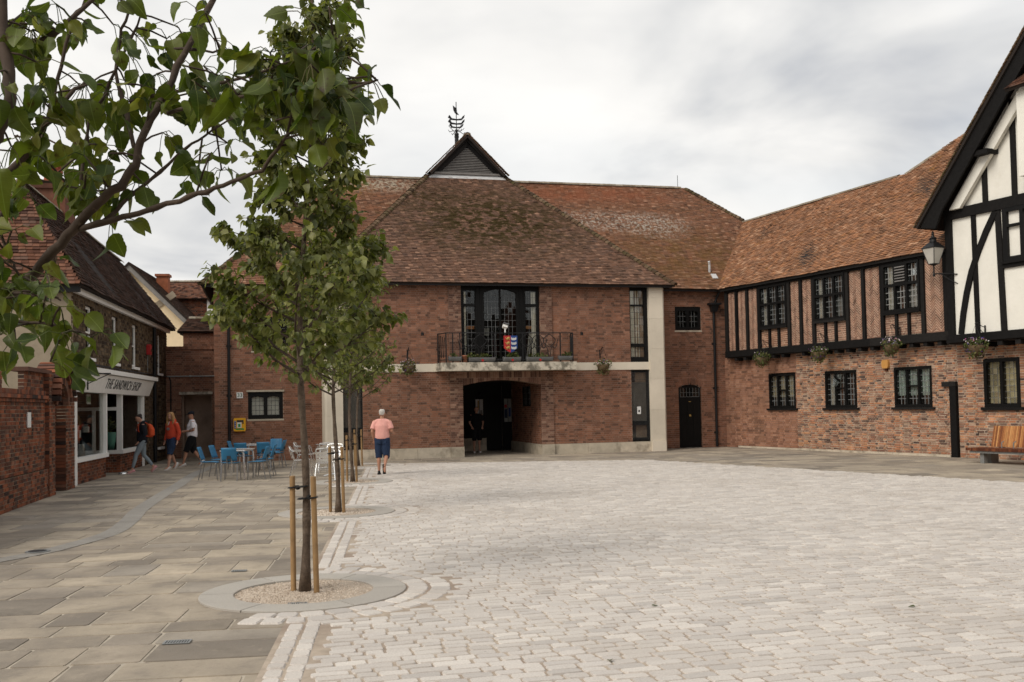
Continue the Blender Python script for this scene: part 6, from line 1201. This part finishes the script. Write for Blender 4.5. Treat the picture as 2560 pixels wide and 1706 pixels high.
person('fair long-haired woman in orange hoodie and denim shorts walking to the camera', (-10.4, 30.4, .005), R(150), J, 'skin', 'orange', 'denim', 'whiteshoe', ('long', 'hair_fair'), 'long', 'short', 1.08, .92, head_dir=(R(-12), 0, R(15)), hoodie=True, extras=mot2, H=1.74)
J = dict(stride(.28, -.28, .03), armL=[(-.2, 0, 1.38), (-.26, -.02, 1.12), (-.1, .2, 1.1)], armR=[(.2, 0, 1.38), (.26, -.04, 1.12), (.1, .2, 1.1)])
def cap(t, H_):
    b = MB(); n = 14; vs = []
    for z, y, rx, ry in ((.03, -.01, .088, .105), (.07, -.012, .086, .102), (.105, -.014, .06, .075), (.12, -.015, .02, .03)): vs += [tuple(H_((rx*math.cos(2*math.pi*j/n), y+ry*math.sin(2*math.pi*j/n), z))) for j in range(n)]
    b.add(vs, [(i*n+j, i*n+(j+1) % n, (i+1)*n+(j+1) % n, (i+1)*n+j) for i in range(3) for j in range(n)]+[tuple(3*n+j for j in range(n))]); b.add([tuple(H_(p)) for p in ((-.06, .08, .045), (.06, .08, .045), (.05, .17, .03), (0, .19, .028), (-.05, .17, .03), (-.06, .08, .035), (.06, .08, .035), (.05, .17, .022), (0, .19, .02), (-.05, .17, .022))], [(0, 1, 2, 3, 4), (9, 8, 7, 6, 5), (1, 6, 7, 2), (2, 7, 8, 3), (3, 8, 9, 4), (4, 9, 5, 0)]); b.build('cap', 'navy', t)
    MB().ball((.0, .185, 1.26), (.05, .012, .05)).build('print', 'hair_fair', t); MB().obox((-.09, .17, 1.25), (.06, .01, .03)).build('print', 'chair_blue', t); MB().tube([(-.235+.02, .06, 1.13), (-.2, .09, 1.12)], .034, 8).build('watch', 'ink', t)
person('man in dark cap, white T-shirt and black shorts walking beside the doorway', (-10.3, 32.0, .005), R(112), J, 'skin2', 'whiteshirt', 'blackcloth', 'whiteshoe', ('short', 'hair_dark'), 'short', 'short', 1.2, .9, head_dir=(R(-8), 0, R(12)), extras=cap, H=1.76)
J = dict(legL=[(-.09, 0, .9), (-.1, .02, .49), (-.1, 0, .09), (-.11, .12, .05)], legR=[(.09, 0, .9), (.1, .02, .49), (.1, -.05, .09), (.11, .07, .05)], armL=[(-.2, 0, 1.38), (-.26, -.02, 1.1), (-.2, .12, .95)], armR=[(.2, 0, 1.38), (.26, -.02, 1.1), (.2, .12, .95)])
person('man in dark top and shorts standing in the shadow of the passage', hw(-.3, 3.0, .02), R(194), J, 'skin', 'blackcloth', 'blackcloth', 'whiteshoe', ('short', 'hair_dark'), 'short', 'short', 1.1, .9)
# ------------------------------------------------------------------ café furniture
def chair_blue():
    t = thing('cafe_chair', '', 'chair'); n = 7                    # faces +y
    def shell(rows, name, th=.014):
        vs = []; m = len(rows[0])
        for r in rows: vs += r
        k = len(rows); fs = [(i*m+j, i*m+j+1, (i+1)*m+j+1, (i+1)*m+j) for i in range(k-1) for j in range(m-1)]
        o = MB().add(vs, fs).build(name, 'chair_blue', t, smooth=True); s = o.modifiers.new('s', 'SOLIDIFY'); s.thickness = th; s.offset = 0; return o
    shell([[(x, y, .455-.012*math.cos(x/.2*1.5)+(.012 if y < -.15 else -.02*max(0, y-.15)/.07)) for x in np.linspace(-.2, .2, 7)] for y in (-.2, -.12, 0, .1, .17, .22)], 'seat')
    rows = []
    for z in (.5, .56, .62, .7, .78, .83): rows.append([(x*(1-.08*(z-.5)), -.2-.11*(z-.5)/.33+.05*(x/.2)**2, z) for x in np.linspace(-.19, .19, 7)])
    b = shell(rows, 'backrest'); MB().box(-.045, .045, -.262, -.245, .55, .63).build('handle_recess', 'ink', b)
    for s in (-1, 1): MB().tube([(s*.05, -.15, .44), (s*.05, -.22, .45), (s*.055, -.225, .56)], .011, 6).build('back_support', 'steel', t)
    for sx in (-1, 1):
        MB().tube([(sx*.15, .16, .44), (sx*.19, .19, .4), (sx*.2, .22, 0)], .012, 7).build('leg', 'steel', t); MB().tube([(sx*.15, -.14, .44), (sx*.19, -.17, .4), (sx*.2, -.25, 0)], .012, 7).build('leg', 'steel', t)
        MB().tube([(sx*.16, .17, .435), (sx*.16, -.15, .435)], .011, 6).build('seat_rail', 'steel', t)
    return t
def put(t, first, loc, rz, label, group):
    o = t if first else copy_tree(t); o.location = (*loc, .006); o.rotation_euler = (0, 0, rz); o['label'] = label; o['group'] = group; return o
cb0 = chair_blue(); g = 'blue chairs around the cafe tables'
put(cb0, True, (-7.08, 24.98), R(4), 'blue plastic chair with its back to the camera in front of the near table', g)
put(cb0, False, (-7.8, 25.62), R(-84), 'blue plastic chair nearest the camera on the left of the near table', g)
put(cb0, False, (-7.85, 26.75), R(-95), 'blue plastic chair behind it on the left of the near table', g)
put(cb0, False, (-6.5, 25.42), R(86), 'blue plastic chair nearest the camera on the right of the near table', g)
put(cb0, False, (-6.62, 26.6), R(95), 'blue plastic chair farther back on the right of the near table', g)
put(cb0, False, (-7.2, 28.9), R(3), 'blue plastic chair with its back to the camera at the far table, right one', g)
put(cb0, False, (-7.75, 28.6), R(-4), 'blue plastic chair with its back to the camera at the far table, left one', g)
put(cb0, False, (-8.35, 30.2), R(-88), 'blue plastic chair at the left end of the far table', g)
put(cb0, False, (-7.2, 30.3), R(88), 'blue plastic chair at the right end of the far table', g)
put(cb0, False, (-7.55, 31.5), R(180), 'blue plastic chair on the far side of the far table against the wall', g)
def cafe_table(loc, w_, l_, rz, label):
    t = thing('cafe_table', label, 'table', (*loc, .006), rz, 'metal cafe tables')
    MB().box(-w_/2, w_/2, -l_/2, l_/2, .715, .735).build('table_top', 'alu', t); mb = MB()
    for s in (-1, 1): mb.tube([(s*w_/2, -l_/2, .725), (s*w_/2, l_/2, .725)], .014, 6); mb.tube([(-w_/2, s*l_/2, .725), (w_/2, s*l_/2, .725)], .014, 6)
    mb.build('edge_rail', 'alu', t)
    for a in (-1, 1):
        for b in (-1, 1): MB().tube([(a*(w_/2-.09), b*(l_/2-.09), .71), (a*(w_/2-.03), b*(l_/2-.03), .66), (a*(w_/2-.01), b*(l_/2-.01), 0)], .024, 8).build('leg', 'alu', t)
cafe_table((-7.18, 25.95), .62, 1.3, R(4), 'square-legged metal table among the nearer blue chairs'); cafe_table((-7.75, 29.85), .66, 1.3, R(3), 'square-legged metal table among the farther blue chairs')
def alu_chair():
    t = thing('aluminium_chair', '', 'chair')      # faces +y
    for s in (-1, 1):
        MB().tube([(s*.27, .25, 0), (s*.26, .2, .3), (s*.26, .12, .62), (s*.27, -.02, .66), (s*.27, -.22, .655), (s*.22, -.29, .7)], .013, 7).build('arm_and_leg', 'alu', t); MB().tube([(s*.25, -.32, 0), (s*.21, -.2, .42), (s*.21, -.26, .6), (s*.2, -.3, .76)], .013, 7).build('leg', 'alu', t)
        MB().box(s*.27-.025, s*.27+.025, -.2, .1, .668, .684).build('arm_pad', 'alu', t)
    MB().tube([(-.22, -.29, .7), (-.2, -.32, .77), (0, -.35, .79), (.2, -.32, .77), (.22, -.29, .7)], .014, 7).build('top_rail', 'alu', t)
    MB().tube([(-.22, .19, .43), (.22, .19, .43), (.21, -.2, .42), (-.21, -.2, .42), (-.22, .19, .43)], .011, 6).build('seat_frame', 'alu', t); MB().tube([(-.25, .2, .28), (.25, .2, .28)], .009, 6).tube([(-.23, -.24, .26), (.23, -.24, .26)], .009, 6).build('stretcher', 'alu', t)
    for k in range(6): y = -.17+k*.068; MB().box(-.21, .21, y, y+.055, .435, .443).build('seat_slat', 'alu', t)
    for k in range(3): z = .5+k*.085; MB().obox((0, -.265-.03*k, z), (.4, .008, .07), (R(16), 0, 0)).build('back_slat', 'alu', t)
    return t
ac = alu_chair(); g = 'aluminium chairs by the trees'
put(ac, True, (-4.62, 24.6), R(3), 'aluminium chair with its back to the camera beside the second tree', g)
put(ac, False, (-5.55, 26.2), R(-80), 'aluminium armchair on the left of the round table, nearer one', g)
put(ac, False, (-6.1, 29.3), R(-85), 'aluminium armchair farther left towards the brick wall', g)
put(ac, False, (-4.95, 27.1), R(170), 'aluminium chair on the far side of the near round table', g)
put(ac, False, (-5.3, 28.5), R(5), 'aluminium chair at the far round table', g)
def round_table(loc, label):
    t = thing('round_table', label, 'table', (*loc, .006), 0, 'round aluminium tables'); MB().lathe([(.35, .7), (.36, .705), (.36, .72), (.35, .725)], n=28).build('table_top', 'alu', t); MB().lathe([(.03, .03), (.03, .7)], n=10).build('column', 'alu', t)
    for a in (45, 135, 225, 315): MB().tube([(0, 0, .06), (.25*math.cos(R(a)), .25*math.sin(R(a)), .015)], .018, 6).build('foot', 'alu', t)
round_table((-4.75, 26.0), 'round aluminium table beside the second tree'); round_table((-5.45, 29.3), 'round aluminium table near the hall pilaster')
t = thing('dog_bowl', 'small metal dog bowl on the ground by the shop step', 'bowl', (-11.05, 28.2, .004)); MB().lathe([(.12, 0), (.14, .01), (.11, .07), (.09, .07), (.085, .03), (.01, .028)], n=18).build('bowl', 'alu', t, smooth=True)
